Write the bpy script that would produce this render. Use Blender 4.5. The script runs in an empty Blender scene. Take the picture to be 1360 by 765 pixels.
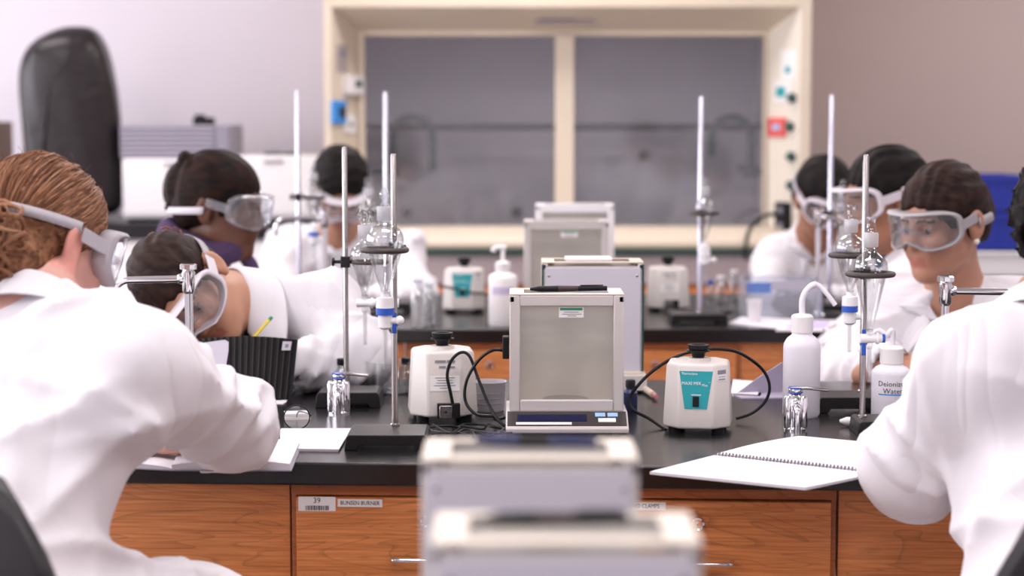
import bpy, bmesh, math, random
import numpy as np
from mathutils import Vector, Matrix
R = math.radians
PI = math.pi
scene = bpy.context.scene
COL = scene.collection

# ------------------------------------------------------------------ camera
FPX = 2600.0                      # focal length in pixels of the 1360x765 frame
CAMZ = 1.479
PITCH = math.atan(228.5 / FPX)
cam_data = bpy.data.cameras.new('camera')
cam_data.sensor_width = 36.0
cam_data.lens = FPX / 1360.0 * 36.0
cam_data.clip_start = 0.05
cam = bpy.data.objects.new('camera', cam_data)
COL.objects.link(cam)
cam.location = (0, 0, CAMZ)
cam.rotation_euler = (PI / 2 - PITCH, 0, 0)
cam_data.dof.use_dof = True
cam_data.dof.focus_distance = 3.42
cam_data.dof.aperture_fstop = 2.9
scene.camera = cam

# ------------------------------------------------------------------ view, world, big lights
vs = scene.view_settings
vs.view_transform = 'Standard'
vs.look = 'None'
vs.exposure = 0.0
vs.gamma = 1.0
vs.use_curve_mapping = False
scene.cycles.use_denoising = True
scene.cycles.max_bounces = 8
scene.cycles.transparent_max_bounces = 24
scene.cycles.sample_clamp_indirect = 8.0
scene.cycles.caustics_reflective = False
scene.cycles.caustics_refractive = False

world = bpy.data.worlds.new('world')
scene.world = world
world.use_nodes = True
bg = world.node_tree.nodes['Background']
bg.inputs[0].default_value = (0.86, 0.90, 1.0, 1)
bg.inputs[1].default_value = 1.0

def area_light(name, loc, rot, sx, sy, power, color):
    l = bpy.data.lights.new(name, 'AREA')
    l.shape = 'RECTANGLE'; l.size = sx; l.size_y = sy
    l.energy = power; l.color = color
    o = bpy.data.objects.new(name, l)
    COL.objects.link(o)
    o.location = loc; o.rotation_euler = rot
    return o
# daylight falling in through the row of windows in the wall beside the benches
WIN_Y = (-0.2, 2.2, 4.6, 7.0)
for wy in WIN_Y:
    area_light('window_daylight', (-4.30, wy, 1.85), (0, -PI / 2, 0), 1.5, 1.9, 92, (0.96, 0.93, 1.0))
# ceiling troffers
LAMPS = [(x, y) for y in (0.6, 2.9, 5.2, 7.2) for x in (-2.4, 0.0, 2.4)]
for (x, y) in LAMPS:
    area_light('troffer_light', (x, y, 2.83), (0, 0, 0), 1.1, 0.5, 21, (1.0, 0.93, 0.95))

# ------------------------------------------------------------------ helpers: camera geometry used to read positions off the photograph
_F = Vector((0, math.cos(PITCH), -math.sin(PITCH)))
_U = Vector((0, math.sin(PITCH), math.cos(PITCH)))
def P(u, v, Y):
    d = _F * FPX + Vector((1, 0, 0)) * (u - 680) + _U * (382.5 - v)
    return Vector((0, 0, CAMZ)) + d * (Y / d.y)
HB = 0.92
def BP(u, v, z=HB):
    d = _F * FPX + Vector((1, 0, 0)) * (u - 680) + _U * (382.5 - v)
    return Vector((0, 0, CAMZ)) + d * ((z - CAMZ) / d.z)

# ------------------------------------------------------------------ materials
def mat(name, col, rough=0.5, metal=0.0, bump=0.0, bscale=40.0, var=0.0, vscale=6.0, spec=0.5, coat=0.0, sheen=0.0, sss=0.0, stretch=(1, 1, 1), distort=0.0):
    m = bpy.data.materials.new(name)
    m.use_nodes = True
    nt = m.node_tree; N = nt.nodes; L = nt.links
    b = N['Principled BSDF']
    b.inputs['Base Color'].default_value = (*col, 1)
    b.inputs['Roughness'].default_value = rough
    b.inputs['Metallic'].default_value = metal
    b.inputs['Specular IOR Level'].default_value = spec
    b.inputs['Coat Weight'].default_value = coat
    b.inputs['Sheen Weight'].default_value = sheen
    if sss:
        b.inputs['Subsurface Weight'].default_value = sss
        b.inputs['Subsurface Radius'].default_value = (0.012, 0.005, 0.003)
        b.inputs['Subsurface Scale'].default_value = 0.6
    if bump or var:
        tc = N.new('ShaderNodeTexCoord'); mp = N.new('ShaderNodeMapping')
        mp.inputs['Scale'].default_value = stretch
        L.new(tc.outputs['Object'], mp.inputs['Vector'])
    if var:
        n = N.new('ShaderNodeTexNoise'); n.inputs['Scale'].default_value = vscale; n.inputs['Detail'].default_value = 6
        n.inputs['Distortion'].default_value = distort
        L.new(mp.outputs[0], n.inputs['Vector'])
        r = N.new('ShaderNodeValToRGB')
        r.color_ramp.elements[0].position = 0.3; r.color_ramp.elements[1].position = 0.72
        r.color_ramp.elements[0].color = (*[c * (1 - var) for c in col], 1)
        r.color_ramp.elements[1].color = (*[min(1, c * (1 + var)) for c in col], 1)
        L.new(n.outputs['Fac'], r.inputs[0]); L.new(r.outputs[0], b.inputs['Base Color'])
    if bump:
        n = N.new('ShaderNodeTexNoise'); n.inputs['Scale'].default_value = bscale; n.inputs['Detail'].default_value = 5
        n.inputs['Distortion'].default_value = distort
        L.new(mp.outputs[0], n.inputs['Vector'])
        bp = N.new('ShaderNodeBump'); bp.inputs['Strength'].default_value = bump; bp.inputs['Distance'].default_value = 0.01
        L.new(n.outputs['Fac'], bp.inputs['Height']); L.new(bp.outputs[0], b.inputs['Normal'])
    return m

def mat_wood(name, dark, light):
    m = bpy.data.materials.new(name); m.use_nodes = True
    nt = m.node_tree; N = nt.nodes; L = nt.links; b = N['Principled BSDF']
    b.inputs['Roughness'].default_value = 0.42
    tc = N.new('ShaderNodeTexCoord'); oi = N.new('ShaderNodeObjectInfo')
    ad = N.new('ShaderNodeVectorMath'); ad.operation = 'ADD'
    sc = N.new('ShaderNodeVectorMath'); sc.operation = 'SCALE'; sc.inputs[0].default_value = (3.1, 5.3, 2.7)
    L.new(oi.outputs['Random'], sc.inputs['Scale']); L.new(tc.outputs['Object'], ad.inputs[0]); L.new(sc.outputs[0], ad.inputs[1])
    mp = N.new('ShaderNodeMapping'); mp.inputs['Scale'].default_value = (1.1, 1.1, 6.0)
    L.new(ad.outputs[0], mp.inputs['Vector'])
    n1 = N.new('ShaderNodeTexNoise'); n1.inputs['Scale'].default_value = 2.4; n1.inputs['Detail'].default_value = 2; n1.inputs['Distortion'].default_value = 0.6
    L.new(mp.outputs[0], n1.inputs['Vector'])
    # cathedral growth rings: contour lines of the stretched noise
    ml = N.new('ShaderNodeMath'); ml.operation = 'MULTIPLY'; ml.inputs[1].default_value = 13
    fr = N.new('ShaderNodeMath'); fr.operation = 'FRACT'
    L.new(n1.outputs['Fac'], ml.inputs[0]); L.new(ml.outputs[0], fr.inputs[0])
    r1 = N.new('ShaderNodeValToRGB')
    r1.color_ramp.elements[0].position = 0.0; r1.color_ramp.elements[0].color = (0.62, 0.62, 0.62, 1)
    r1.color_ramp.elements[1].position = 0.22; r1.color_ramp.elements[1].color = (1, 1, 1, 1)
    L.new(fr.outputs[0], r1.inputs[0])
    mp2 = N.new('ShaderNodeMapping'); mp2.inputs['Scale'].default_value = (3, 3, 90)
    L.new(ad.outputs[0], mp2.inputs['Vector'])
    n2 = N.new('ShaderNodeTexNoise'); n2.inputs['Scale'].default_value = 3.0; n2.inputs['Detail'].default_value = 6
    L.new(mp2.outputs[0], n2.inputs['Vector'])
    r2 = N.new('ShaderNodeValToRGB')
    r2.color_ramp.elements[0].position = 0.3; r2.color_ramp.elements[1].position = 0.7
    r2.color_ramp.elements[0].color = (*dark, 1); r2.color_ramp.elements[1].color = (*light, 1)
    L.new(n2.outputs['Fac'], r2.inputs[0])
    mx = N.new('ShaderNodeMix'); mx.data_type = 'RGBA'; mx.blend_type = 'MULTIPLY'; mx.inputs[0].default_value = 0.75
    L.new(r2.outputs[0], mx.inputs[6]); L.new(r1.outputs[0], mx.inputs[7])
    L.new(mx.outputs[2], b.inputs['Base Color'])
    bp = N.new('ShaderNodeBump'); bp.inputs['Strength'].default_value = 0.12; bp.inputs['Distance'].default_value = 0.003
    L.new(n2.outputs['Fac'], bp.inputs['Height']); L.new(bp.outputs[0], b.inputs['Normal'])
    return m

def mat_glass(name, tint=(1, 1, 1), dust=0.0, rough=0.02, edge=0.85, base=0.05):
    """thin glass: clear straight on, reflecting towards grazing angles, with an optional film of dust"""
    m = bpy.data.materials.new(name); m.use_nodes = True
    nt = m.node_tree; N = nt.nodes; L = nt.links
    N.remove(N['Principled BSDF'])
    out = N['Material Output']
    tr = N.new('ShaderNodeBsdfTransparent'); tr.inputs[0].default_value = (*tint, 1)
    gl = N.new('ShaderNodeBsdfGlossy'); gl.inputs['Roughness'].default_value = rough
    lw = N.new('ShaderNodeLayerWeight'); lw.inputs['Blend'].default_value = 0.5
    rp = N.new('ShaderNodeValToRGB')
    rp.color_ramp.elements[0].position = 0.25; rp.color_ramp.elements[0].color = (base,) * 3 + (1,)
    rp.color_ramp.elements[1].position = 1.0; rp.color_ramp.elements[1].color = (edge,) * 3 + (1,)
    e = rp.color_ramp.elements.new(0.7); e.color = (base + 0.12,) * 3 + (1,)
    L.new(lw.outputs['Facing'], rp.inputs[0])
    mx = N.new('ShaderNodeMixShader')
    L.new(rp.outputs[0], mx.inputs[0]); L.new(tr.outputs[0], mx.inputs[1]); L.new(gl.outputs[0], mx.inputs[2])
    last = mx
    if dust:
        df = N.new('ShaderNodeBsdfDiffuse'); df.inputs[0].default_value = (0.75, 0.75, 0.78, 1)
        nz = N.new('ShaderNodeTexNoise'); nz.inputs['Scale'].default_value = 2.0; nz.inputs['Detail'].default_value = 4
        tc = N.new('ShaderNodeTexCoord'); L.new(tc.outputs['Object'], nz.inputs['Vector'])
        mr = N.new('ShaderNodeMapRange'); mr.inputs['To Min'].default_value = dust * 0.4; mr.inputs['To Max'].default_value = dust * 1.6
        L.new(nz.outputs['Fac'], mr.inputs['Value'])
        m2 = N.new('ShaderNodeMixShader')
        L.new(mr.outputs[0], m2.inputs[0]); L.new(mx.outputs[0], m2.inputs[1]); L.new(df.outputs[0], m2.inputs[2])
        last = m2
    L.new(last.outputs[0], out.inputs[0])
    return m

def mat_emit(name, col, strength):
    m = bpy.data.materials.new(name); m.use_nodes = True
    nt = m.node_tree; b = nt.nodes['Principled BSDF']
    b.inputs['Base Color'].default_value = (*col, 1)
    b.inputs['Emission Color'].default_value = (*col, 1)
    b.inputs['Emission Strength'].default_value = strength
    return m

def mat_coat(name, col=(0.77, 0.745, 0.775)):
    """white cotton: fine weave plus long soft creases"""
    m = bpy.data.materials.new(name); m.use_nodes = True
    nt = m.node_tree; N = nt.nodes; L = nt.links; b = N['Principled BSDF']
    b.inputs['Base Color'].default_value = (*col, 1)
    b.inputs['Roughness'].default_value = 0.9
    b.inputs['Specular IOR Level'].default_value = 0.15
    b.inputs['Sheen Weight'].default_value = 0.15
    tc = N.new('ShaderNodeTexCoord')
    mp = N.new('ShaderNodeMapping'); mp.inputs['Scale'].default_value = (1.0, 1.0, 0.7); mp.inputs['Rotation'].default_value = (0.5, 0.4, 0.6)
    L.new(tc.outputs['Object'], mp.inputs['Vector'])
    n = N.new('ShaderNodeTexNoise'); n.inputs['Scale'].default_value = 4.2; n.inputs['Detail'].default_value = 2.0
    n.inputs['Roughness'].default_value = 0.45; n.inputs['Distortion'].default_value = 1.4
    L.new(mp.outputs[0], n.inputs['Vector'])
    # creases: thin ridges along the contour of the noise
    a = N.new('ShaderNodeMath'); a.operation = 'SUBTRACT'; a.inputs[1].default_value = 0.5
    ab = N.new('ShaderNodeMath'); ab.operation = 'ABSOLUTE'
    L.new(n.outputs['Fac'], a.inputs[0]); L.new(a.outputs[0], ab.inputs[0])
    sq = N.new('ShaderNodeMath'); sq.operation = 'POWER'; sq.inputs[1].default_value = 0.6
    L.new(ab.outputs[0], sq.inputs[0])
    bp = N.new('ShaderNodeBump'); bp.inputs['Strength'].default_value = 0.22; bp.inputs['Distance'].default_value = 0.05
    L.new(sq.outputs[0], bp.inputs['Height'])
    n2 = N.new('ShaderNodeTexNoise'); n2.inputs['Scale'].default_value = 26.0; n2.inputs['Detail'].default_value = 3.0; n2.inputs['Distortion'].default_value = 0.8
    L.new(tc.outputs['Object'], n2.inputs['Vector'])
    b2 = N.new('ShaderNodeBump'); b2.inputs['Strength'].default_value = 0.07; b2.inputs['Distance'].default_value = 0.01
    L.new(n2.outputs['Fac'], b2.inputs['Height']); L.new(bp.outputs[0], b2.inputs['Normal'])
    L.new(b2.outputs[0], b.inputs['Normal'])
    return m

def mat_hair(name, dark, light, scale=55.0):
    m = bpy.data.materials.new(name); m.use_nodes = True
    nt = m.node_tree; N = nt.nodes; L = nt.links; b = N['Principled BSDF']
    b.inputs['Roughness'].default_value = 0.55
    b.inputs['Specular IOR Level'].default_value = 0.09
    tc = N.new('ShaderNodeTexCoord'); mp = N.new('ShaderNodeMapping'); mp.inputs['Scale'].default_value = (0.35, 1.0, 1.0); mp.inputs['Rotation'].default_value = (0, 0.5, 0.3)
    L.new(tc.outputs['Object'], mp.inputs['Vector'])
    n = N.new('ShaderNodeTexNoise'); n.inputs['Scale'].default_value = scale; n.inputs['Detail'].default_value = 5; n.inputs['Distortion'].default_value = 0.8
    L.new(mp.outputs[0], n.inputs['Vector'])
    r = N.new('ShaderNodeValToRGB'); r.color_ramp.elements[0].position = 0.35; r.color_ramp.elements[1].position = 0.68
    r.color_ramp.elements[0].color = (*dark, 1); r.color_ramp.elements[1].color = (*light, 1)
    L.new(n.outputs['Fac'], r.inputs[0]); L.new(r.outputs[0], b.inputs['Base Color'])
    bp = N.new('ShaderNodeBump'); bp.inputs['Strength'].default_value = 0.5; bp.inputs['Distance'].default_value = 0.004
    L.new(n.outputs['Fac'], bp.inputs['Height']); L.new(bp.outputs[0], b.inputs['Normal'])
    return m

M = {}
M['wall'] = mat('wall_paint', (0.72, 0.67, 0.73), 0.85, bump=0.05, bscale=180, var=0.015, vscale=2)
M['wall_taupe'] = mat('wall_taupe_tone', (0.53, 0.43, 0.40), 0.85, bump=0.05, bscale=180, var=0.02, vscale=2)
M['ceiling'] = mat('ceiling_tile', (0.78, 0.77, 0.76), 0.95, bump=0.2, bscale=120)
M['floor'] = mat('floor_vinyl', (0.42, 0.40, 0.38), 0.45, var=0.12, vscale=14)
M['wood'] = mat_wood('cherry_wood', (0.52, 0.170, 0.048), (0.78, 0.300, 0.100))
M['wood_frame'] = mat_wood('cherry_wood_frame', (0.36, 0.105, 0.030), (0.48, 0.155, 0.048))
M['epoxy'] = mat('black_epoxy_resin', (0.010, 0.009, 0.010), 0.22, bump=0.03, bscale=90, var=0.1, vscale=30)
M['epoxy_base'] = mat('black_cast_iron', (0.011, 0.010, 0.011), 0.36, bump=0.12, bscale=160, spec=0.35)
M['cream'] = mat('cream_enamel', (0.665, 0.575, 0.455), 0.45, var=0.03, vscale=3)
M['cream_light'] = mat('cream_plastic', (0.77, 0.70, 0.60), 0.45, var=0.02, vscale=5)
M['balance_grey'] = mat('balance_grey_plastic', (0.57, 0.53, 0.515), 0.45, var=0.02, vscale=9)
M['balance_beige'] = mat('balance_beige_back', (0.60, 0.55, 0.50), 0.6, var=0.04, vscale=6)
M['balance_panel'] = mat('balance_back_panel', (0.575, 0.55, 0.61), 0.5, var=0.02, vscale=6)
M['hood_grey'] = mat('hood_liner_grey', (0.60, 0.585, 0.60), 0.6, var=0.12, vscale=2.2)
M['mauve'] = mat('mauve_metal', (0.42, 0.35, 0.36), 0.5, var=0.03)
M['chrome'] = mat('chrome', (0.78, 0.77, 0.79), 0.09, 1.0)
M['steel'] = mat('brushed_steel', (0.40, 0.375, 0.365), 0.24, 1.0, bump=0.03, bscale=200)
M['alu'] = mat('aluminium_rod', (0.60, 0.59, 0.68), 0.24, 1.0)
M['black'] = mat('black_plastic', (0.010, 0.010, 0.011), 0.45, spec=0.22)
M['rubber'] = mat('black_rubber_cable', (0.008, 0.008, 0.009), 0.4, spec=0.25)
M['vinyl_black'] = mat('ring_vinyl', (0.045, 0.030, 0.028), 0.5)
M['white_plastic'] = mat('white_plastic', (0.83, 0.80, 0.80), 0.38, var=0.015)
M['vortex_shell'] = mat('vortexer_shell', (0.66, 0.615, 0.58), 0.4, bump=0.04, bscale=220, var=0.015)
M['teal'] = mat('teal_print', (0.015, 0.33, 0.37), 0.45)
M['ink'] = mat('black_ink', (0.02, 0.02, 0.025), 0.6)
M['ink_grey'] = mat('grey_ink', (0.25, 0.24, 0.28), 0.6)
M['ink_white'] = mat('white_ink', (0.85, 0.85, 0.85), 0.5)
M['ink_green'] = mat('green_ink', (0.03, 0.32, 0.16), 0.5)
M['sticker'] = mat('white_sticker', (0.84, 0.82, 0.80), 0.5)
M['blue'] = mat('blue_plastic', (0.02, 0.10, 0.52), 0.4)
M['green'] = mat('green_plastic', (0.01, 0.28, 0.14), 0.4)
M['ptfe'] = mat('white_ptfe', (0.85, 0.84, 0.85), 0.35)
M['frost'] = mat_glass('ground_glass_joint', (0.95, 0.95, 0.95), dust=0.42, rough=0.3, edge=0.5, base=0.05)
M['glass'] = mat_glass('clear_glass', (0.93, 0.935, 0.935), edge=0.9, base=0.10)
M['pane'] = mat_glass('shield_glass', (0.97, 0.97, 0.95), dust=0.10, edge=0.6, base=0.04)
M['sash_glass'] = mat_glass('sash_glass', (0.86, 0.86, 0.88), dust=0.045, edge=0.6, base=0.08, rough=0.06)
M['lens'] = mat_glass('goggle_lens', (0.93, 0.94, 0.97), dust=0.08, edge=0.8, base=0.10)
M['ldpe'] = mat('milky_ldpe', (0.80, 0.77, 0.83), 0.4, sss=0.0)
M['paper'] = mat('paper', (0.82, 0.785, 0.825), 0.85, var=0.01, vscale=20)
M['page_edge'] = mat('page_edges', (0.70, 0.67, 0.72), 0.9, bump=0.3, bscale=60, stretch=(1, 1, 20))
M['display_blue'] = mat('blue_display', (0.006, 0.009, 0.045), 0.2, spec=0.25)
M['panel_dark'] = mat('brown_black_keypad', (0.045, 0.036, 0.035), 0.5, spec=0.25)
M['key_blue'] = mat('light_blue_keys', (0.33, 0.52, 0.75), 0.4)
M['coat'] = mat_coat('white_cotton')
M['chair'] = mat('black_chair_shell', (0.012, 0.010, 0.012), 0.4, bump=0.08, bscale=300)
M['strap'] = mat('grey_elastic', (0.42, 0.39, 0.42), 0.7, bump=0.1, bscale=300)
M['goggle'] = mat('goggle_rim', (0.62, 0.57, 0.61), 0.4)
M['goggle_grey'] = mat('grey_goggle_rim', (0.36, 0.33, 0.34), 0.5)
M['black_cover'] = mat('black_vinyl_cover', (0.018, 0.013, 0.014), 0.3, bump=0.6, bscale=7, distort=1.2, spec=0.3)
M['grey_box'] = mat('grey_ribbed_plastic', (0.26, 0.245, 0.30), 0.5)
M['blue_crate'] = mat('royal_blue_crate', (0.012, 0.028, 0.30), 0.45)
M['trousers'] = mat('dark_denim', (0.03, 0.035, 0.06), 0.85, bump=0.2, bscale=60)
M['shoe'] = mat('dark_shoe', (0.02, 0.02, 0.022), 0.6)
M['black_shirt'] = mat('black_knit', (0.015, 0.015, 0.017), 0.9)
M['teal_shirt'] = mat('navy_teal_shirt', (0.02, 0.07, 0.13), 0.85)
M['purple'] = mat('purple_scarf', (0.060, 0.030, 0.085), 0.9, bump=0.4, bscale=60)
M['green_metal'] = mat('dark_green_enamel', (0.012, 0.06, 0.05), 0.35)
M['red'] = mat('red_card', (0.75, 0.10, 0.09), 0.5)
M['sky_blue'] = mat('blue_tag', (0.05, 0.28, 0.70), 0.5)
M['wire'] = mat('spiral_wire', (0.12, 0.11, 0.13), 0.35, 0.8)
M['yellow'] = mat('yellow_paint', (0.80, 0.62, 0.06), 0.45)
M['pen_brown'] = mat('pen_rubber_grip', (0.05, 0.028, 0.028), 0.55)
M['pen_blue'] = mat('navy_pen', (0.02, 0.025, 0.09), 0.4)
M['frame_brown'] = mat('brown_wood_frame', (0.30, 0.14, 0.06), 0.5)
M['beaker'] = mat('milky_grey_plastic', (0.52, 0.49, 0.51), 0.35)
M['clear_plastic'] = mat_glass('clear_plastic', (0.90, 0.92, 0.98), dust=0.22, edge=0.6, base=0.05, rough=0.12)
M['gold'] = mat('gold', (0.8, 0.55, 0.25), 0.2, 1.0)
M['pearl'] = mat('pearl', (0.85, 0.78, 0.66), 0.2)
M['eye_shade'] = mat('eye_shade', (0.26, 0.19, 0.16), 0.35)  # eyeballs in a shadowed skin tone, shade put into the colour

# ------------------------------------------------------------------ mesh builder
class MB:
    def __init__(s):
        s.v = []; s.f = []; s.m = []
    def add(s, verts, faces, mi=0, X=None):
        o = len(s.v)
        if X is not None:
            verts = [X @ Vector(p) for p in verts]
        s.v += [tuple(p) for p in verts]
        s.f += [tuple(i + o for i in f) for f in faces]
        s.m += [mi] * len(faces)
        return s
    def box(s, c, size, mi=0, rot=None):
        hx, hy, hz = [d / 2 for d in size]
        vs_ = [Vector((x, y, z)) for x in (-hx, hx) for y in (-hy, hy) for z in (-hz, hz)]
        if rot is not None:
            vs_ = [rot @ p for p in vs_]
        vs_ = [p + Vector(c) for p in vs_]
        return s.add(vs_, [(0, 1, 3, 2), (4, 6, 7, 5), (0, 4, 5, 1), (2, 3, 7, 6), (0, 2, 6, 4), (1, 5, 7, 3)], mi)
    def bb(s, x0, x1, y0, y1, z0, z1, mi=0):
        return s.box(((x0 + x1) / 2, (y0 + y1) / 2, (z0 + z1) / 2), (x1 - x0, y1 - y0, z1 - z0), mi)
    def loft(s, rings, mi=0, cap0=True, cap1=True, closed=True):
        o = len(s.v); n = len(rings[0])
        for r_ in rings: s.v += [tuple(p) for p in r_]
        for k in range(len(rings) - 1):
            for i in range(n if closed else n - 1):
                j = (i + 1) % n
                s.f.append((o + k * n + i, o + k * n + j, o + (k + 1) * n + j, o + (k + 1) * n + i)); s.m.append(mi)
        if cap0 and closed: s.f.append(tuple(o + i for i in reversed(range(n)))); s.m.append(mi)
        if cap1 and closed: s.f.append(tuple(o + (len(rings) - 1) * n + i for i in range(n))); s.m.append(mi)
        return s
    def lathe(s, prof, n=20, mi=0, c=(0, 0, 0), axis=(0, 0, 1), cap0=True, cap1=True):
        q = Vector((0, 0, 1)).rotation_difference(Vector(axis).normalized()).to_matrix()
        c = Vector(c)
        rings = [[c + q @ Vector((r_ * math.cos(2 * PI * i / n), r_ * math.sin(2 * PI * i / n), z)) for i in range(n)] for r_, z in prof]
        return s.loft(rings, mi, cap0, cap1)
    def cyl(s, a, b, r0, r1=None, n=14, mi=0):
        a = Vector(a); b = Vector(b); r1 = r0 if r1 is None else r1
        return s.lathe([(r0, 0), (r1, (b - a).length)], n, mi, a, b - a)
    def tube(s, pts, r, n=8, mi=0, closed=False):
        pts = [Vector(p) for p in pts]; K = len(pts)
        rr = r if isinstance(r, (list, tuple)) else [r] * K
        t0 = (pts[1] - pts[0]).normalized()
        up = Vector((0, 0, 1)) if abs(t0.z) < 0.9 else Vector((1, 0, 0))
        nrm = (up - t0 * up.dot(t0)).normalized()
        rings = []; prev = t0
        for k, p in enumerate(pts):
            if closed:
                t = (pts[(k + 1) % K] - pts[k - 1]).normalized()
            else:
                t = (pts[min(k + 1, K - 1)] - pts[max(k - 1, 0)]).normalized()
            nrm = prev.rotation_difference(t) @ nrm
            nrm = (nrm - t * nrm.dot(t)).normalized(); prev = t
            bn = t.cross(nrm)
            rings.append([p + (nrm * math.cos(2 * PI * i / n) + bn * math.sin(2 * PI * i / n)) * rr[k] for i in range(n)])
        if closed:
            rings.append(rings[0])
        return s.loft(rings, mi, not closed, not closed)
    def torus(s, c, Rr, r, axis=(0, 0, 1), n=36, k=10, mi=0):
        q = Vector((0, 0, 1)).rotation_difference(Vector(axis).normalized()).to_matrix()
        pts = [Vector(c) + q @ Vector((Rr * math.cos(2 * PI * i / n), Rr * math.sin(2 * PI * i / n), 0)) for i in range(n)]
        return s.tube(pts, r, k, mi, closed=True)
    def sphere(s, c, r, n=14, mi=0, sc=(1, 1, 1)):
        rings = []
        for k in range(n // 2 + 1):
            a = PI * k / (n // 2); a = min(max(a, 0.05), PI - 0.05)
            rings.append([(c[0] + sc[0] * r * math.sin(a) * math.cos(2 * PI * i / n), c[1] + sc[1] * r * math.sin(a) * math.sin(2 * PI * i / n), c[2] - sc[2] * r * math.cos(a)) for i in range(n)])
        return s.loft(rings, mi)
    def prism(s, poly, z0, z1, mi=0, X=None):
        n = len(poly)
        vs_ = [Vector((p[0], p[1], z0)) for p in poly] + [Vector((p[0], p[1], z1)) for p in poly]
        fs = [tuple(reversed(range(n))), tuple(range(n, 2 * n))] + [(i, (i + 1) % n, n + (i + 1) % n, n + i) for i in range(n)]
        return s.add(vs_, fs, mi, X)
    def text(s, body, size, X, mi=0, extrude=0.0002, align='CENTER', squeeze=1.0):
        cu = bpy.data.curves.new('lettering', 'FONT')
        cu.body = body; cu.size = size; cu.extrude = extrude; cu.align_x = align; cu.align_y = 'CENTER'; cu.resolution_u = 2
        o = bpy.data.objects.new('lettering', cu); COL.objects.link(o)
        dg = bpy.context.evaluated_depsgraph_get()
        me = o.evaluated_get(dg).to_mesh()
        vs_ = [Vector((v.co.x * squeeze, v.co.y, v.co.z)) for v in me.vertices]; fs = [tuple(p.vertices) for p in me.polygons]
        s.add(vs_, fs, mi, X)
        o.evaluated_get(dg).to_mesh_clear()
        bpy.data.objects.remove(o); bpy.data.curves.remove(cu)
        return s
    def build(s, name, mats, parent=None, bevel=0.0, smooth=True, seg=2, angle=38, origin=None, solidify=0.0, subsurf=0):
        if not isinstance(mats, (list, tuple)): mats = [mats]
        me = bpy.data.meshes.new(name)
        vv = s.v if origin is None else [(p[0] - origin[0], p[1] - origin[1], p[2] - origin[2]) for p in s.v]
        me.from_pydata(vv, [], s.f)
        for m_ in mats: me.materials.append(M[m_] if isinstance(m_, str) else m_)
        me.polygons.foreach_set('material_index', s.m)
        bm = bmesh.new(); bm.from_mesh(me); bmesh.ops.recalc_face_normals(bm, faces=bm.faces); bm.to_mesh(me); bm.free()
        if smooth:
            me.polygons.foreach_set('use_smooth', [True] * len(me.polygons))
            me.set_sharp_from_angle(angle=R(angle))
        o = bpy.data.objects.new(name, me); COL.objects.link(o)
        if parent is not None: o.parent = parent
        if solidify:
            md = o.modifiers.new('solid', 'SOLIDIFY'); md.thickness = solidify; md.offset = 0
        if subsurf:
            md = o.modifiers.new('subd', 'SUBSURF'); md.levels = subsurf; md.render_levels = subsurf
        if bevel:
            md = o.modifiers.new('bevel', 'BEVEL'); md.width = bevel; md.segments = seg; md.limit_method = 'ANGLE'; md.angle_limit = R(40)
        return o

def tag(o, label, cat, group=None):
    o['label'] = label; o['category'] = cat
    if group: o['group'] = group
    return o
def thing(name, label, cat, loc=(0, 0, 0), rz=0.0, group=None):
    o = bpy.data.objects.new(name, None); COL.objects.link(o)
    o.empty_display_size = 0.05
    o.location = loc; o.rotation_euler = (0, 0, rz)
    return tag(o, label, cat, group)
def struct(o):
    o['kind'] = 'structure'; return o
def spline(pts, n=10):
    pts = [Vector(p) for p in pts]; out = []
    for i in range(len(pts) - 1):
        p0 = pts[max(i - 1, 0)]; p1 = pts[i]; p2 = pts[i + 1]; p3 = pts[min(i + 2, len(pts) - 1)]
        for k in range(n):
            t = k / n
            out.append(0.5 * ((2 * p1) + (p2 - p0) * t + (2 * p0 - 5 * p1 + 4 * p2 - p3) * t * t + (3 * p1 - p0 - 3 * p2 + p3) * t ** 3))
    out.append(pts[-1]); return out
def FRONT(x, y, z, rz=0.0):
    """matrix that stands flat lettering up so that it faces -Y"""
    return Matrix.Translation((x, y, z)) @ Matrix.Rotation(rz, 4, 'Z') @ Matrix.Rotation(PI / 2, 4, 'X')
# ------------------------------------------------------------------ room shell
XL, XR, YF, YB, ZC = -4.0, 4.4, -1.6, 8.62, 2.9
struct(MB().bb(XL, XR, YF, YB, -0.06, 0).build('floor', 'floor', smooth=False))
ceil_o = struct(MB().bb(XL, XR, YF, YB, ZC, ZC + 0.06).build('ceiling', 'ceiling', smooth=False))
SPLIT = 1.16                                             # the back wall changes from pale to taupe behind the fume hood
struct(MB().bb(XL, SPLIT, YB, YB + 0.1, 0, ZC).build('wall_back', 'wall', smooth=False))
struct(MB().bb(SPLIT, XR, YB, YB + 0.1, 0, ZC).build('wall_back_taupe', 'wall_taupe', smooth=False))
struct(MB().bb(XR, XR + 0.1, YF, YB, 0, ZC).build('wall_right', 'wall', smooth=False))
struct(MB().bb(XL, XR, YF - 0.1, YF, 0, ZC).build('wall_front', 'wall', smooth=False))
wl = MB(); edges = []
y0 = YF
for wy in WIN_Y:
    wl.bb(XL - 0.12, XL, y0, wy - 0.95, 0, ZC); y0 = wy + 0.95
    wl.bb(XL - 0.12, XL, wy - 0.95, wy + 0.95, 0, 1.1); wl.bb(XL - 0.12, XL, wy - 0.95, wy + 0.95, 2.6, ZC)
wl.bb(XL - 0.12, XL, y0, YB, 0, ZC)
struct(wl.build('wall_left', 'wall', smooth=False))
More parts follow.
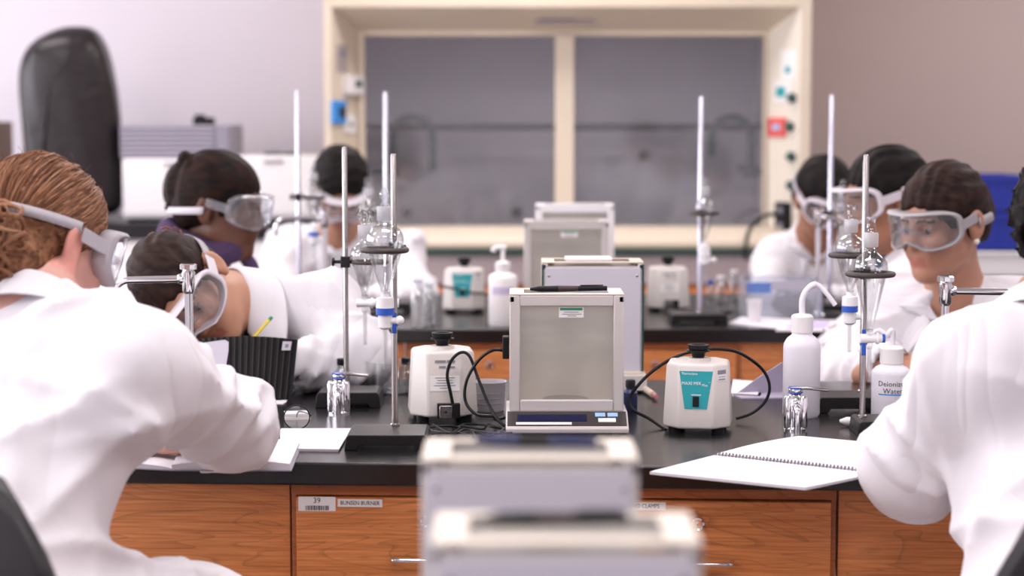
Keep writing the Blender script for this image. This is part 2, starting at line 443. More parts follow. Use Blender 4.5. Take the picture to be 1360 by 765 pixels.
for k, wy in enumerate(WIN_Y):
    w = bpy.data.objects.new('window_%d' % (k + 1), None); COL.objects.link(w); w.location = (XL - 0.06, wy, 1.1); struct(w)
    f = MB()
    for yy in (-0.93, 0.0, 0.93): f.bb(-0.03, 0.03, yy - 0.02, yy + 0.02, 0, 1.5)
    for zz in (0.02, 1.48): f.bb(-0.03, 0.03, -0.95, 0.95, zz - 0.02, zz + 0.02)
    f.build('window_frame', 'white_plastic', w)
    for yy in (-0.465, 0.465):
        MB().bb(-0.003, 0.003, yy - 0.445, yy + 0.445, 0.04, 1.46).build('pane', 'glass', w)
lens_lit = mat_emit('lit_diffuser', (1.0, 0.95, 0.95), 1.5)
for k, (x, y) in enumerate(LAMPS):
    t = thing('ceiling_light', 'recessed white fluorescent troffer in the ceiling above the benches', 'ceiling light', (x, y, ZC), 0, 'ceiling troffers')
    fr = MB()
    for sx in (-1, 1): fr.bb(sx * 0.6 - 0.02, sx * 0.6 + 0.02, -0.3, 0.3, -0.05, 0)
    for sy in (-1, 1): fr.bb(-0.6, 0.6, sy * 0.3 - 0.02, sy * 0.3 + 0.02, -0.05, 0)
    fr.build('frame', 'white_plastic', t)
    MB().bb(-0.58, 0.58, -0.28, 0.28, -0.012, -0.002).build('diffuser', lens_lit, t)

# ------------------------------------------------------------------ lab benches
def label_plate(parent, x, z, w, h, y, mb_extra, mats=('sticker', 'ink')):
    m_ = MB().box((x, y, z), (w, 0.0008, h), 0)
    mb_extra(m_, x, y - 0.0006, z)
    return m_.build('label_plate', list(mats), parent, smooth=False)

def lab_bench(org, rz, which, x0, x1, depth, dx, texts):
    """worktop + one drawer cabinet + wooden knee-space panels; local x along the bench, local y away from the camera"""
    top = MB().bb(x0, x1, 0, depth, -0.038, 0).build('worktop', 'epoxy', bevel=0.004, seg=3)
    top.location = (org[0], org[1], HB); top.rotation_euler = (0, 0, rz)
    tag(top, which['top'], 'worktop')
    cab = thing('drawer_cabinet', which['cab'], 'cabinet', (org[0], org[1], 0), rz)
    c0, c1 = -0.362 + dx, 0.522 + dx
    zt = HB - 0.0385
    body = MB()
    body.bb(c0, c1, 0.034, depth - 0.03, 0.0, zt - 0.0)
    body.build('body', 'wood_frame', cab, smooth=False)
    mid = (c0 + c1) / 2
    MB().bb(c0, c1, 0.022, 0.034, zt - 0.019, zt).build('top_rail', 'wood_frame', cab, bevel=0.001)
    for xx in (c0 + 0.004, mid, c1 - 0.004):
        MB().bb(xx - 0.004, xx + 0.004, 0.026, 0.034, 0.1, zt - 0.019).build('stile', 'wood_frame', cab, bevel=0.001)
    for k in (0, 1):
        d0 = (c0 + 0.009) if k == 0 else (mid + 0.005)
        d1 = (mid - 0.005) if k == 0 else (c1 - 0.009)
        zc1, zc0 = zt - 0.021, zt - 0.185
        for r_, (zb, zh) in enumerate(((zc0, zc1), (0.12, zc0 - 0.008))):
            d = MB().bb(d0, d1, 0.012, 0.034, zb, zh).build('drawer' if r_ == 0 else 'cupboard_door', 'wood', cab, bevel=0.0016)
            xm = (d0 + d1) / 2
            hz = zc1 - 0.097 if r_ == 0 else zh - 0.06
            MB().tube(spline([(xm - 0.056, 0.012, hz), (xm - 0.054, -0.008, hz), (xm - 0.046, -0.014, hz), (xm, -0.015, hz), (xm + 0.046, -0.014, hz), (xm + 0.054, -0.008, hz), (xm + 0.056, 0.012, hz)], 5), 0.0037, 10).build('handle', 'chrome', d)
            if r_ == 0:
                lk = MB().lathe([(0.0125, 0), (0.0125, 0.002), (0.0105, 0.005), (0.0085, 0.0055), (0.008, 0.0035), (0.0035, 0.0035), (0.003, 0.006)], 20, 0, (xm, 0.012, zc1 - 0.037), (0, -1, 0))
                lk.box((xm, 0.0058, zc1 - 0.037), (0.0012, 0.001, 0.005), 1)
                lk.build('lock', ['chrome', 'ink'], d)
                if texts:
                    texts(k, d, d0, d1, zc1)
    # knee-space panels either side
    for (pa, pb, nm) in ((x0 + 0.02, c0 - 0.004, 'pa'), (c1 + 0.004, x1 - 0.02, 'pb')):
        p_ = MB().bb(pa, pb, 0.030, 0.052, 0.70, zt).build('knee_panel', 'wood', bevel=0.001)
        p_.location = (org[0], org[1], 0); p_.rotation_euler = (0, 0, rz)
        tag(p_, which[nm], 'panel')
        e_ = thing('bench_support', which[nm + '_end'], 'bench leg', (org[0], org[1], 0), rz)
        xe = x0 + 0.02 if nm == 'pa' else x1 - 0.02
        MB().bb(xe - 0.02, xe + 0.02, 0.06, 0.11, 0, zt).build('post', 'wood_frame', e_)
        MB().bb(xe - 0.02, xe + 0.02, depth - 0.11, depth - 0.06, 0, zt).build('post', 'wood_frame', e_)
        MB().bb(xe - 0.015, xe + 0.015, 0.11, depth - 0.11, zt - 0.08, zt).build('rail', 'wood_frame', e_)

def drawer_texts(k, d, d0, d1, zt):
    if k == 0:
        def f39(m_, x, y, z):
            m_.text('39', 0.0125, FRONT(x, y, z + 0.0055), 1)
            rnd = random.Random(4); bx = x - 0.0185
            while bx < x + 0.0175:
                w_ = rnd.choice((0.0007, 0.0012, 0.0018)); m_.box((bx + w_ / 2, y, z - 0.0065), (w_, 0.0004, 0.0075), 1); bx += w_ + rnd.choice((0.0007, 0.0012))
        label_plate(d, d0 + 0.0345, zt - 0.0105, 0.061, 0.0235, 0.0116, f39)
        label_plate(d, d0 + 0.105, zt - 0.0085, 0.073, 0.0125, 0.0116, lambda m_, x, y, z: m_.text('BUNSEN BURNER', 0.0096, FRONT(x, y, z), 1, squeeze=0.86))
    else:
        label_plate(d, 0.199, zt - 0.0085, 0.098, 0.0125, 0.0116, lambda m_, x, y, z: m_.text('RING STAND CLAMPS', 0.0096, FRONT(x, y, z), 1, squeeze=0.82))

YAW1 = R(-3.0)
lab_bench((0.0, 3.115), YAW1, dict(
    top='black epoxy bench top with the in-focus balance, two vortex mixers and spiral notebook on it',
    cab='cherry wood drawer cabinet with BUNSEN BURNER label under the in-focus bench top',
    pa='plain cherry wood knee panel beside the drawer labelled 39', pa_end='wooden bench legs below the seat of the red-haired student',
    pb='plain cherry wood knee panel behind the curly-haired student\'s elbow', pb_end='wooden bench legs beside the curly-haired student'),
    -1.75, 1.75, 1.03, 0.0, drawer_texts)
lab_bench((0.0, 5.13), 0.0, dict(
    top='out-of-focus black bench top carrying the pump bottle and far ring stands',
    cab='out-of-focus cherry wood cabinet under the middle bench, lock showing beside the balance',
    pa='cherry wood knee panel of the middle bench behind the black ribbed folder', pa_end='wooden legs of the middle bench behind the braided-hair student',
    pb='cherry wood knee panel of the middle bench behind the wash bottles', pb_end='wooden legs of the middle bench behind the person with pearl earring'),
    -1.9, 1.9, 1.03, 0.08, None)
# the bench right in front of the camera, below the frame, carries the two nearest balances
nb = MB().bb(-1.5, 1.5, 0.75, 2.04, -0.038, 0).build('worktop', 'epoxy', bevel=0.004); nb.location = (0, 0, HB)
tag(nb, 'black bench top just below the frame carrying the two nearest blurred balances', 'worktop')
nbc = thing('bench_cabinet', 'wooden cabinet under the nearest bench top below the frame', 'cabinet', (0, 0, 0))
MB().bb(-0.45, 0.45, 0.85, 1.95, 0, HB - 0.0385).build('body', 'wood_frame', nbc, smooth=False)
MB().bb(-0.44, 0.44, 1.95, 1.965, 0.12, HB - 0.06).build('back_panel', 'wood', nbc, smooth=False)

# ------------------------------------------------------------------ fume hood
HY = 7.74
hood = thing('fume_hood', 'cream fume hood with two grey glass sashes on the back wall', 'fume hood', (P(753, 300, HY).x, HY, 0))
hx = hood.location.x
def hl(u, v, Y):
    p = P(u, v, Y); return Vector((p.x - hx, Y - HY, p.z))
YI = HY + 0.20
o_tl, o_tr = hl(440, 9, HY), hl(1064, 9, HY)
o_bl, o_br = hl(440, 333, HY), hl(1064, 333, HY)
i_tl, i_tr = hl(475, 43, YI), hl(1019, 43, YI)
i_bl, i_br = hl(475, 305, YI), hl(1019, 305, YI)
HX0, HX1 = hl(431, 200, HY).x, hl(1076, 200, HY).x
zt_out, zb_out = o_tl.z, o_bl.z
m_ = MB()                                                    # side posts and the upper casing
m_.bb(HX0, o_tl.x, 0, YB - HY - 0.002, zb_out, 2.6)
m_.bb(o_tr.x, HX1, 0, YB - HY - 0.002, zb_out, 2.6)
m_.bb(o_tl.x, o_tr.x, 0, 0.5, zt_out, 2.6)
m_.build('casing', 'cream', hood, bevel=0.004)
def slab(name, quad, matname, t=0.006, parent=hood):
    a, b, c, d = [Vector(q) for q in quad]
    n_ = (b - a).cross(d - a).normalized() * t
    return MB().add([a, b, c, d, a + n_, b + n_, c + n_, d + n_], [(0, 1, 2, 3), (7, 6, 5, 4), (0, 4, 5, 1), (1, 5, 6, 2), (2, 6, 7, 3), (3, 7, 4, 0)]).build(name, matname, parent, smooth=False)
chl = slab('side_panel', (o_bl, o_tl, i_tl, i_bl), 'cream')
chr_ = slab('side_panel', (i_br, i_tr, o_tr, o_br), 'cream_light')  # paler cream than the other cheek: light from the left put into the colour
hdr = slab('header_panel', (o_tl, o_tr, i_tr, i_tl), 'cream')
# airfoil sill
sill = MB()
zs1, zs0 = hl(700, 304, HY).z, hl(700, 332, HY).z
prof = [(0.0, zs0), (-0.012, zs0 + 0.012), (-0.014, zs0 + 0.03), (0.0, zs0 + 0.046), (0.06, zs1 + 0.0), (0.2, zs1 + 0.002), (0.2, zs0)]
sill.loft([[(x, y, z) for y, z in prof] for x in (o_bl.x, o_br.x)]); sill.build('sill', 'cream', hood, angle=50)
MB().bb(o_bl.x, o_br.x, -0.02, 0.3, zs0 - 0.017, zs0).build('work_surface', 'green_metal', hood)
# sash frame
s0, s1 = hl(485, 200, YI).x, hl(1013, 200, YI).x
mu0, mu1 = hl(737, 200, YI).x, hl(762, 200, YI).x
zg1, zg0 = hl(700, 48, YI).z, hl(700, 303, YI).z
yi = YI - HY
sf = MB()
sf.bb(i_tl.x, s0, yi - 0.01, yi + 0.03, zg0 - 0.02, zg1 + 0.02); sf.bb(s1, i_tr.x, yi - 0.01, yi + 0.03, zg0 - 0.02, zg1 + 0.02)
sf.bb(s0, s1, yi - 0.01, yi + 0.03, zg1, zg1 + 0.03); sf.bb(s0, s1, yi - 0.01, yi + 0.03, zg0 - 0.03, zg0)
sf.build('sash_frame', 'cream', hood, bevel=0.003)
MB().bb(mu0, mu1, yi - 0.018, yi + 0.03, zg0, zg1).build('mullion', 'cream', hood, bevel=0.003)
MB().bb(s0, mu0, yi + 0.006, yi + 0.012, zg0, zg1).build('sash_pane', 'sash_glass', hood, smooth=False)
MB().bb(mu1, s1, yi + 0.006, yi + 0.012, zg0, zg1).build('sash_pane', 'sash_glass', hood, smooth=False)
# lining behind the sash
yb = yi + 0.55
ln = MB()
ln.bb(i_tl.x - 0.02, i_tr.x + 0.02, yb, yb + 0.01, zs0, zg1 + 0.1)
ln.bb(i_tl.x - 0.03, i_tl.x - 0.02, yi + 0.03, yb, zs0, zg1 + 0.1); ln.bb(i_tr.x + 0.02, i_tr.x + 0.03, yi + 0.03, yb, zs0, zg1 + 0.1)
ln.bb(i_tl.x, i_tr.x, yi + 0.03, yb, zs0 - 0.005, zs0 + 0.01)
ln.bb(i_tl.x, i_tr.x, yi + 0.20, yb, zg1 + 0.06, zg1 + 0.08)
ln.build('lining', 'hood_grey', hood, smooth=False)
ybar = yi + 0.24
zbar = hl(700, 169, HY + ybar).z
MB().tube([(i_tl.x - 0.02, ybar, zbar), (i_tr.x + 0.02, ybar, zbar)], 0.0135, 10).build('lattice_rod', 'black', hood)
for (u_, w_) in ((548, 1), (972, -1)):                      # gooseneck taps inside the hood
    g = hl(u_, 156, HY + yi + 0.16); y_ = yi + 0.16
    hw = 0.082
    pts = [(g.x - hw * w_ * -1, y_ + 0.1, g.z - 0.25), (g.x + hw * w_ * 1, y_, g.z - 0.25)]
    px_ = [(g.x + w_ * hw * -1 * math.cos(a) * -1, y_, g.z - hw + hw * math.sin(a)) for a in [PI * i / 14 for i in range(15)]]
    left_leg = [(g.x + w_ * hw, y_, g.z - 0.23), (g.x + w_ * hw, y_, g.z - 0.15)]
    right_leg = [(g.x - w_ * hw, y_, g.z - 0.13), (g.x - w_ * hw, y_, g.z - 0.17)]
    if w_ == 1:
        path = right_leg[::-1][:0] + [(g.x + hw, y_, g.z - 0.22), (g.x + hw, y_, g.z - 0.12)] + px_ + [(g.x - hw, y_, g.z - 0.14), (g.x - hw, y_, g.z - 0.2)]
    else:
        path = [(g.x - hw, y_, g.z - 0.16), (g.x - hw, y_, g.z - 0.10)] + px_ + [(g.x + hw, y_, g.z - 0.14), (g.x + hw, y_, g.z - 0.24)]
    tp = MB().tube(path, 0.0165, 10)
    bxx = g.x + hw if w_ == -1 else g.x - hw
    tp.box((bxx, y_ + 0.03, g.z - 0.22), (0.045, 0.05, 0.05)); tp.tube([(bxx, y_, g.z - 0.22), (bxx + 0.09 * (-w_), y_, g.z - 0.22)], 0.012, 8)
    tp.tube([(bxx, y_ + 0.02, g.z - 0.22), (bxx, yb, g.z - 0.22)], 0.014, 8)
    tp.build('gooseneck_tap', 'green_metal', hood)
for (u_, v_) in ((541, 282), (855, 207), (686, 282)):
    p_ = hl(u_, v_, HY + yb)
    MB().lathe([(0.022, 0), (0.022, 0.02), (0.014, 0.03), (0.014, 0.045)], 14, 0, (p_.x, yb, p_.z), (0, -1, 0)).build('service_knob', 'black', hood)
# name plate on the header, and things fixed to the cheeks
def cheek_pt(u, v, side):
    """point on a cheek plane seen at pixel u, v"""
    a, b, c = (o_bl, o_tl, i_tl) if side < 0 else (o_br, o_tr, i_tr)
    n_ = (b - a).cross(c - a)
    o = Vector((0 - hx, -HY, CAMZ))
    q = hl(u, v, HY); d = q - o
    t = (a - o).dot(n_) / d.dot(n_)
    return o + d * t
def cheek_box(name, u, v, w, h, t, mats, side, parent=None, extra=None):
    c = cheek_pt(u, v, side)
    dx_ = (i_tl - o_tl) if side < 0 else (i_tr - o_tr)
    dx_ = Vector((dx_.x, dx_.y, 0)).normalized()
    if side > 0: dx_ = -dx_
    nn = Vector((0, 0, 1)).cross(dx_); nn = nn if nn.y < 0 else -nn
    Xm = Matrix((( dx_.x, 0, -nn.x, c.x), (dx_.y, 0, -nn.y, c.y), (0, 1, 0, c.z), (0, 0, 0, 1)))
    Xm = Matrix(((dx_.x, 0, nn.x, c.x), (dx_.y, 0, nn.y, c.y), (0, 1, 0, c.z), (0, 0, 0, 1)))
    q = MB()
    q.add([(-w / 2, -h / 2, 0), (w / 2, -h / 2, 0), (w / 2, h / 2, 0), (-w / 2, h / 2, 0), (-w / 2, -h / 2, t), (w / 2, -h / 2, t), (w / 2, h / 2, t), (-w / 2, h / 2, t)],
          [(3, 2, 1, 0), (4, 5, 6, 7), (0, 1, 5, 4), (1, 2, 6, 5), (2, 3, 7, 6), (3, 0, 4, 7)], 0, Xm)
    for (mi, x_, z_, w2, h2) in (extra or ()):
        q.add([(x_ - w2 / 2, z_ - h2 / 2, t), (x_ + w2 / 2, z_ - h2 / 2, t), (x_ + w2 / 2, z_ + h2 / 2, t), (x_ - w2 / 2, z_ + h2 / 2, t), (x_ - w2 / 2, z_ - h2 / 2, t + .003), (x_ + w2 / 2, z_ - h2 / 2, t + .003), (x_ + w2 / 2, z_ + h2 / 2, t + .003), (x_ - w2 / 2, z_ + h2 / 2, t + .003)],
              [(4, 5, 6, 7), (0, 1, 5, 4), (1, 2, 6, 5), (2, 3, 7, 6), (3, 0, 4, 7)], mi, Xm)
    return q.build(name, mats, parent or hood, bevel=0.002)
M['plate_grey'] = mat('grey_placard', (0.36, 0.31, 0.30), 0.5)
cheek_box('placard', 454, 78, 0.09, 0.11, 0.002, ['plate_grey', 'ink_grey'], -1, extra=[(1, 0, 0.02, 0.06, 0.02)])
cheek_box('airflow_monitor', 466, 113, 0.13, 0.075, 0.03, ['white_plastic', 'green_metal'], -1, extra=[(1, 0.01, 0.005, 0.05, 0.025)])
cheek_box('switch_plate', 448, 149, 0.11, 0.09, 0.012, ['sky_blue', 'ink'], -1, extra=[(1, 0.02, 0.0, 0.05, 0.045)])
cheek_box('outlet_plate', 464, 165, 0.09, 0.07, 0.008, ['white_plastic', 'ink_grey'], -1, extra=[(1, 0, 0, 0.03, 0.02)])
cheek_box('safety_card', 1047, 86, 0.10, 0.12, 0.002, ['sticker', 'teal'], 1, extra=[(1, 0, -0.02, 0.03, 0.03)])
cheek_box('blue_sticker', 1040, 122, 0.11, 0.085, 0.004, ['sticker', 'teal'], 1, extra=[(1, -0.01, 0.0, 0.06, 0.04)])
cheek_box('red_sticker', 1034, 169, 0.115, 0.075, 0.012, ['red', 'key_blue'], 1, extra=[(1, 0, 0.0, 0.05, 0.025)])
for (u_, v_) in ((1053, 130), (1050, 168), (1052, 208), (1052, 246)):
    c = cheek_pt(u_, v_, 1)
    MB().lathe([(0.02, 0), (0.02, 0.02), (0.012, 0.026), (0.012, 0.04)], 12, 0, c, (-0.5, -0.8, 0)).build('valve_knob', 'green_metal', hood)
cheek_box('outlet_box', 1044, 290, 0.075, 0.13, 0.03, ['black', 'ink_grey'], 1, extra=[(1, 0, 0.03, 0.03, 0.03), (1, 0, -0.03, 0.03, 0.03)])
cpt = cheek_pt(1040, 287, 1)
MB().tube(spline([cpt + Vector((-0.02, -0.03, 0.01)), hl(1015, 287, HY - 0.02), hl(996, 305, HY - 0.05), hl(990, 330, HY - 0.06), hl(990, 345, HY - 0.06)], 8), 0.008, 8).build('appliance_cord', 'rubber', hood)
pl = hl(750, 26, HY + 0.1)
q = MB().box((0, 0, 0), (0.235, 0.004, 0.06)); q.box((-0.03, -0.003, 0.005), (0.14, 0.003, 0.03), 1)
npl = q.build('name_plate', ['plate_grey', 'ink_grey'], hood); npl.location = (pl.x, (0.2 * 0.55) - 0.012, pl.z); npl.rotation_euler = (R(-50), 0, 0)
# base cabinet of the hood
hb = MB()
zmid = hl(700, 377, HY).z
hb.bb(HX0, HX1, 0.01, YB - HY - 0.01, zmid, zs0 - 0.017); hb.build('apron_panel', 'mauve', hood, smooth=False)
bs = MB().bb(HX0, HX1, 0.03, YB - HY - 0.01, 0, zmid); bs.build('base_cabinet', 'wood_frame', hood, smooth=False)
for k in range(4):
    w_ = (HX1 - HX0) / 4
    d = MB().bb(HX0 + k * w_ + 0.012, HX0 + (k + 1) * w_ - 0.012, 0.01, 0.03, 0.12, zmid - 0.02).build('cupboard_door', 'wood', hood, bevel=0.002)
    hz_ = zmid - 0.1
    MB().tube([(HX0 + (k + 0.5) * w_ - 0.05, 0.01, hz_), (HX0 + (k + 0.5) * w_ - 0.05, -0.015, hz_), (HX0 + (k + 0.5) * w_ + 0.05, -0.015, hz_), (HX0 + (k + 0.5) * w_ + 0.05, 0.01, hz_)], 0.004, 8).build('handle', 'chrome', d)

# ------------------------------------------------------------------ side counter on the back wall with the covered instrument and boxes
CZ = P(200, 297, 7.72).z
side = thing('side_counter', 'white cabinet with thick black top against the pale wall', 'cabinet', (-2.2, 7.72, 0))
sx0, sx1 = XL + 0.02 + 2.2, hx + HX0 - 0.03 + 2.2
MB().bb(sx0, sx1, 0, YB - 7.72 - 0.01, CZ - 0.062, CZ).build('counter_top', 'epoxy', side, bevel=0.004)
MB().bb(sx0, sx1, 0.03, YB - 7.72 - 0.01, 0, CZ - 0.063).build('body', 'white_plastic', side, smooth=False)
for k in range(6):
    w_ = (sx1 - sx0) / 6
    d = MB().bb(sx0 + k * w_ + 0.006, sx0 + (k + 1) * w_ - 0.006, 0.012, 0.03, 0.1, CZ - 0.075).build('door', 'white_plastic', side, bevel=0.002)
    MB().tube([(sx0 + (k + .8) * w_, 0.012, 0.8), (sx0 + (k + .8) * w_, -0.012, 0.8), (sx0 + (k + .8) * w_, -0.012, 0.68), (sx0 + (k + .8) * w_, 0.012, 0.68)], 0.004, 8).build('handle', 'chrome', d)
# covered instrument
cb = P(95, 297, 7.95)
cov = thing('covered_instrument', 'tall instrument under a black vinyl dust cover on the side counter', 'dust cover', (cb.x, 7.98, CZ))
m_ = MB(); rings = []
prof = [(0.0, -62, 66), (0.12, -62, 66), (0.24, -60, 66), (0.34, -61, 66), (0.44, -64, 65), (0.53, -66, 62), (0.61, -65, 57), (0.68, -58, 52), (0.735, -42, 44), (0.77, -18, 36), (0.785, -2, 24)]
for (z_, a, b) in prof:
    sc_ = 7.95 / FPX; a *= sc_; b *= sc_; cx, hw = (a + b) / 2, (b - a) / 2
    ring = []
    for i in range(36):
        t = 2 * PI * i / 36
        fold = 1 + 0.045 * math.sin(5 * t + z_ * 6) * (1 - z_) + 0.02 * math.sin(11 * t + 9 * z_)
        ring.append((cx + hw * fold * math.copysign(abs(math.cos(t)) ** 0.7, math.cos(t)), 0.15 * fold * min(1, hw / 0.15) * math.copysign(abs(math.sin(t)) ** 0.7, math.sin(t)), z_))
    rings.append(ring)
m_.loft(rings); m_.build('cover', 'black_cover', cov, subsurf=1, angle=80)
MB().tube(spline([(-0.1, -0.155, 0.02), (-0.08, -0.15, 0.3), (-0.04, -0.14, 0.6), (0.02, -0.08, 0.75)], 6), 0.006, 6).build('seam', 'black_cover', cov)
# white boxes / printers and ribbed case
def white_case(u0, u1, v0, label, y=7.86, d=0.42):
    a, b = P(u0, 297, y), P(u1, v0, y)
    t = thing('white_case', label, 'equipment case', ((a.x + b.x) / 2, y, CZ))
    w, h = b.x - a.x, b.z - CZ
    MB().bb(-w / 2, w / 2, 0, d, 0.012, h).build('body', 'white_plastic', t, bevel=0.012, seg=3)
    MB().bb(-w / 2 + 0.02, w / 2 - 0.02, 0.02, d - 0.02, 0, 0.012).build('plinth', 'black', t)
    MB().bb(-w / 2 + 0.01, w / 2 - 0.01, -0.004, 0, h * 0.12, h * 0.88).build('front_panel', 'white_plastic', t, bevel=0.002)
    MB().bb(-0.04, 0.04, -0.012, -0.004, h * 0.9, h * 0.94).build('latch', 'ink_grey', t, bevel=0.002)
    return t, h
wc, wh = white_case(163, 300, 211, 'white equipment case under the grey ribbed box')
wc2, wh2 = white_case(304, 424, 207, 'white equipment case between the ribbed box and the fume hood')
for (dx_, w_) in ((-0.02, 0.09), (0.05, 0.06)):
    MB().lathe([(w_ / 2, 0), (w_ / 2, 0.008), (w_ / 4, 0.014)], 14, 0, (dx_, 0.2, wh2)).build('lid_knob', 'green_metal', wc2)
a, b = P(159, 211, 7.88), P(306, 166, 7.88)
rb = thing('ribbed_case', 'grey horizontally ribbed plastic case on top of a white case', 'case', ((a.x + b.x) / 2, 7.88, CZ + wh))
w, h = b.x - a.x, b.z - (CZ + wh)
MB().bb(-w / 2, w / 2, 0.006, 0.36, 0, h).build('body', 'grey_box', rb, bevel=0.006)
M['rib_light'] = mat('light_grey_rib', (0.40, 0.37, 0.44), 0.5)
for k in range(7):
    MB().bb(-w / 2 + 0.004, w / 2 - 0.07, -0.004, 0.006, 0.008 + k * h / 7, 0.008 + (k + 0.5) * h / 7).build('rib', 'rib_light', rb, bevel=0.0015)
MB().bb(w / 2 - 0.06, w / 2 - 0.01, -0.002, 0.006, 0.01, h - 0.01).build('end_panel', 'grey_box', rb)
p_ = P(271, 166, 8.0)
bx = thing('small_black_adapter', 'small black adapter sitting on the grey ribbed case', 'adapter', (p_.x, 8.0, CZ + wh + h))
MB().bb(-0.042, 0.042, -0.03, 0.03, 0, 0.03).build('body', 'black', bx, bevel=0.006)
MB().bb(-0.035, 0.005, -0.02, 0.02, 0.03, 0.042).build('switch', 'black', bx, bevel=0.003)
# wooden frame at the left edge
p_ = P(-14, 297, 8.1)
wf = thing('wooden_rack', 'brown wooden rack cropped by the photo edge beside the dust cover', 'rack', (p_.x, 8.1, CZ))
for xx in (-0.06, 0.06): MB().bb(xx - 0.014, xx + 0.014, -0.12, 0.12, 0, 0.40).build('side_board', 'frame_brown', wf, bevel=0.002)
for zz in (0.1, 0.25, 0.39): MB().bb(-0.06, 0.06, -0.12, 0.12, zz - 0.008, zz + 0.008).build('shelf', 'frame_brown', wf)

# ------------------------------------------------------------------ counter and crates by the taupe wall
RC = P(1330, 372, 7.6).z
rc = thing('wall_counter', 'wooden cabinet with black top by the taupe wall', 'cabinet', (2.0, 7.6, 0))
rx0, rx1 = hx + HX1 + 0.04 - 2.0, XR - 2.02
MB().bb(rx0, rx1, 0, YB - 7.61, RC - 0.04, RC).build('counter_top', 'epoxy', rc, bevel=0.004)
MB().bb(rx0, rx1, 0.03, YB - 7.61, 0, RC - 0.041).build('body', 'wood_frame', rc, smooth=False)
for k in range(5):
    w_ = (rx1 - rx0) / 5
    d = MB().bb(rx0 + k * w_ + 0.01, rx0 + (k + 1) * w_ - 0.01, 0.012, 0.03, 0.1, RC - 0.06).build('door', 'wood', rc, bevel=0.002)
    MB().tube([(rx0 + (k + .5) * w_ - 0.05, 0.012, 0.7), (rx0 + (k + .5) * w_ - 0.05, -0.012, 0.7), (rx0 + (k + .5) * w_ + 0.05, -0.012, 0.7), (rx0 + (k + .5) * w_ + 0.05, 0.012, 0.7)], 0.004, 8).build('handle', 'chrome', d)
p_ = P(1322, 372, 7.75)
wt = thing('white_tray', 'low white plastic tray under the blue crates', 'tray', (p_.x, 7.75, RC))
MB().bb(-0.14, 0.16, 0, 0.3, 0, 0.1).build('body', 'white_plastic', wt, bevel=0.008)
MB().bb(-0.15, 0.17, -0.01, 0.31, 0.085, 0.1).build('rim', 'white_plastic', wt, bevel=0.004)
def crate(x, y, z, w, d, h, label):
    t = thing('blue_crate', label, 'crate', (x, y, z), 0, 'blue crates by the taupe wall')
    t_ = 0.006
    MB().bb(-w / 2, w / 2, 0, d, 0, t_).build('floor_panel', 'blue_crate', t)
    MB().bb(-w / 2, w / 2, 0, t_, 0, h).build('side', 'blue_crate', t); MB().bb(-w / 2, w / 2, d - t_, d, 0, h).build('side', 'blue_crate', t)
    MB().bb(-w / 2, -w / 2 + t_, 0, d, 0, h).build('side', 'blue_crate', t); MB().bb(w / 2 - t_, w / 2, 0, d, 0, h).build('side', 'blue_crate', t)
    m_ = MB()
    m_.bb(-w / 2 - .01, w / 2 + .01, -.01, 0.0, h - .02, h); m_.bb(-w / 2 - .01, w / 2 + .01, d, d + .01, h - .02, h); m_.bb(-w / 2 - .01, -w / 2, 0, d, h - .02, h); m_.bb(w / 2, w / 2 + .01, 0, d, h - .02, h)
    m_.build('rim', 'blue_crate', t)
    for k in range(5): MB().bb(-w / 2 + (k + .5) * w / 5 - .006, -w / 2 + (k + .5) * w / 5 + .006, -.006, 0, 0.01, h - .02).build('rib', 'blue_crate', t)
zc_ = RC + 0.1
a, b = P(1300, 336, 7.76), P(1353, 233, 7.76)
cw, chh = b.x - a.x + 0.06, (b.z - zc_) / 2
crate((a.x + b.x) / 2 - 0.02, 7.77, zc_, cw, 0.26, chh, 'royal blue plastic crate, lower of the two on the white tray')
crate((a.x + b.x) / 2 - 0.02, 7.77, zc_ + chh, cw, 0.26, chh, 'royal blue plastic crate, upper of the two by the taupe wall')
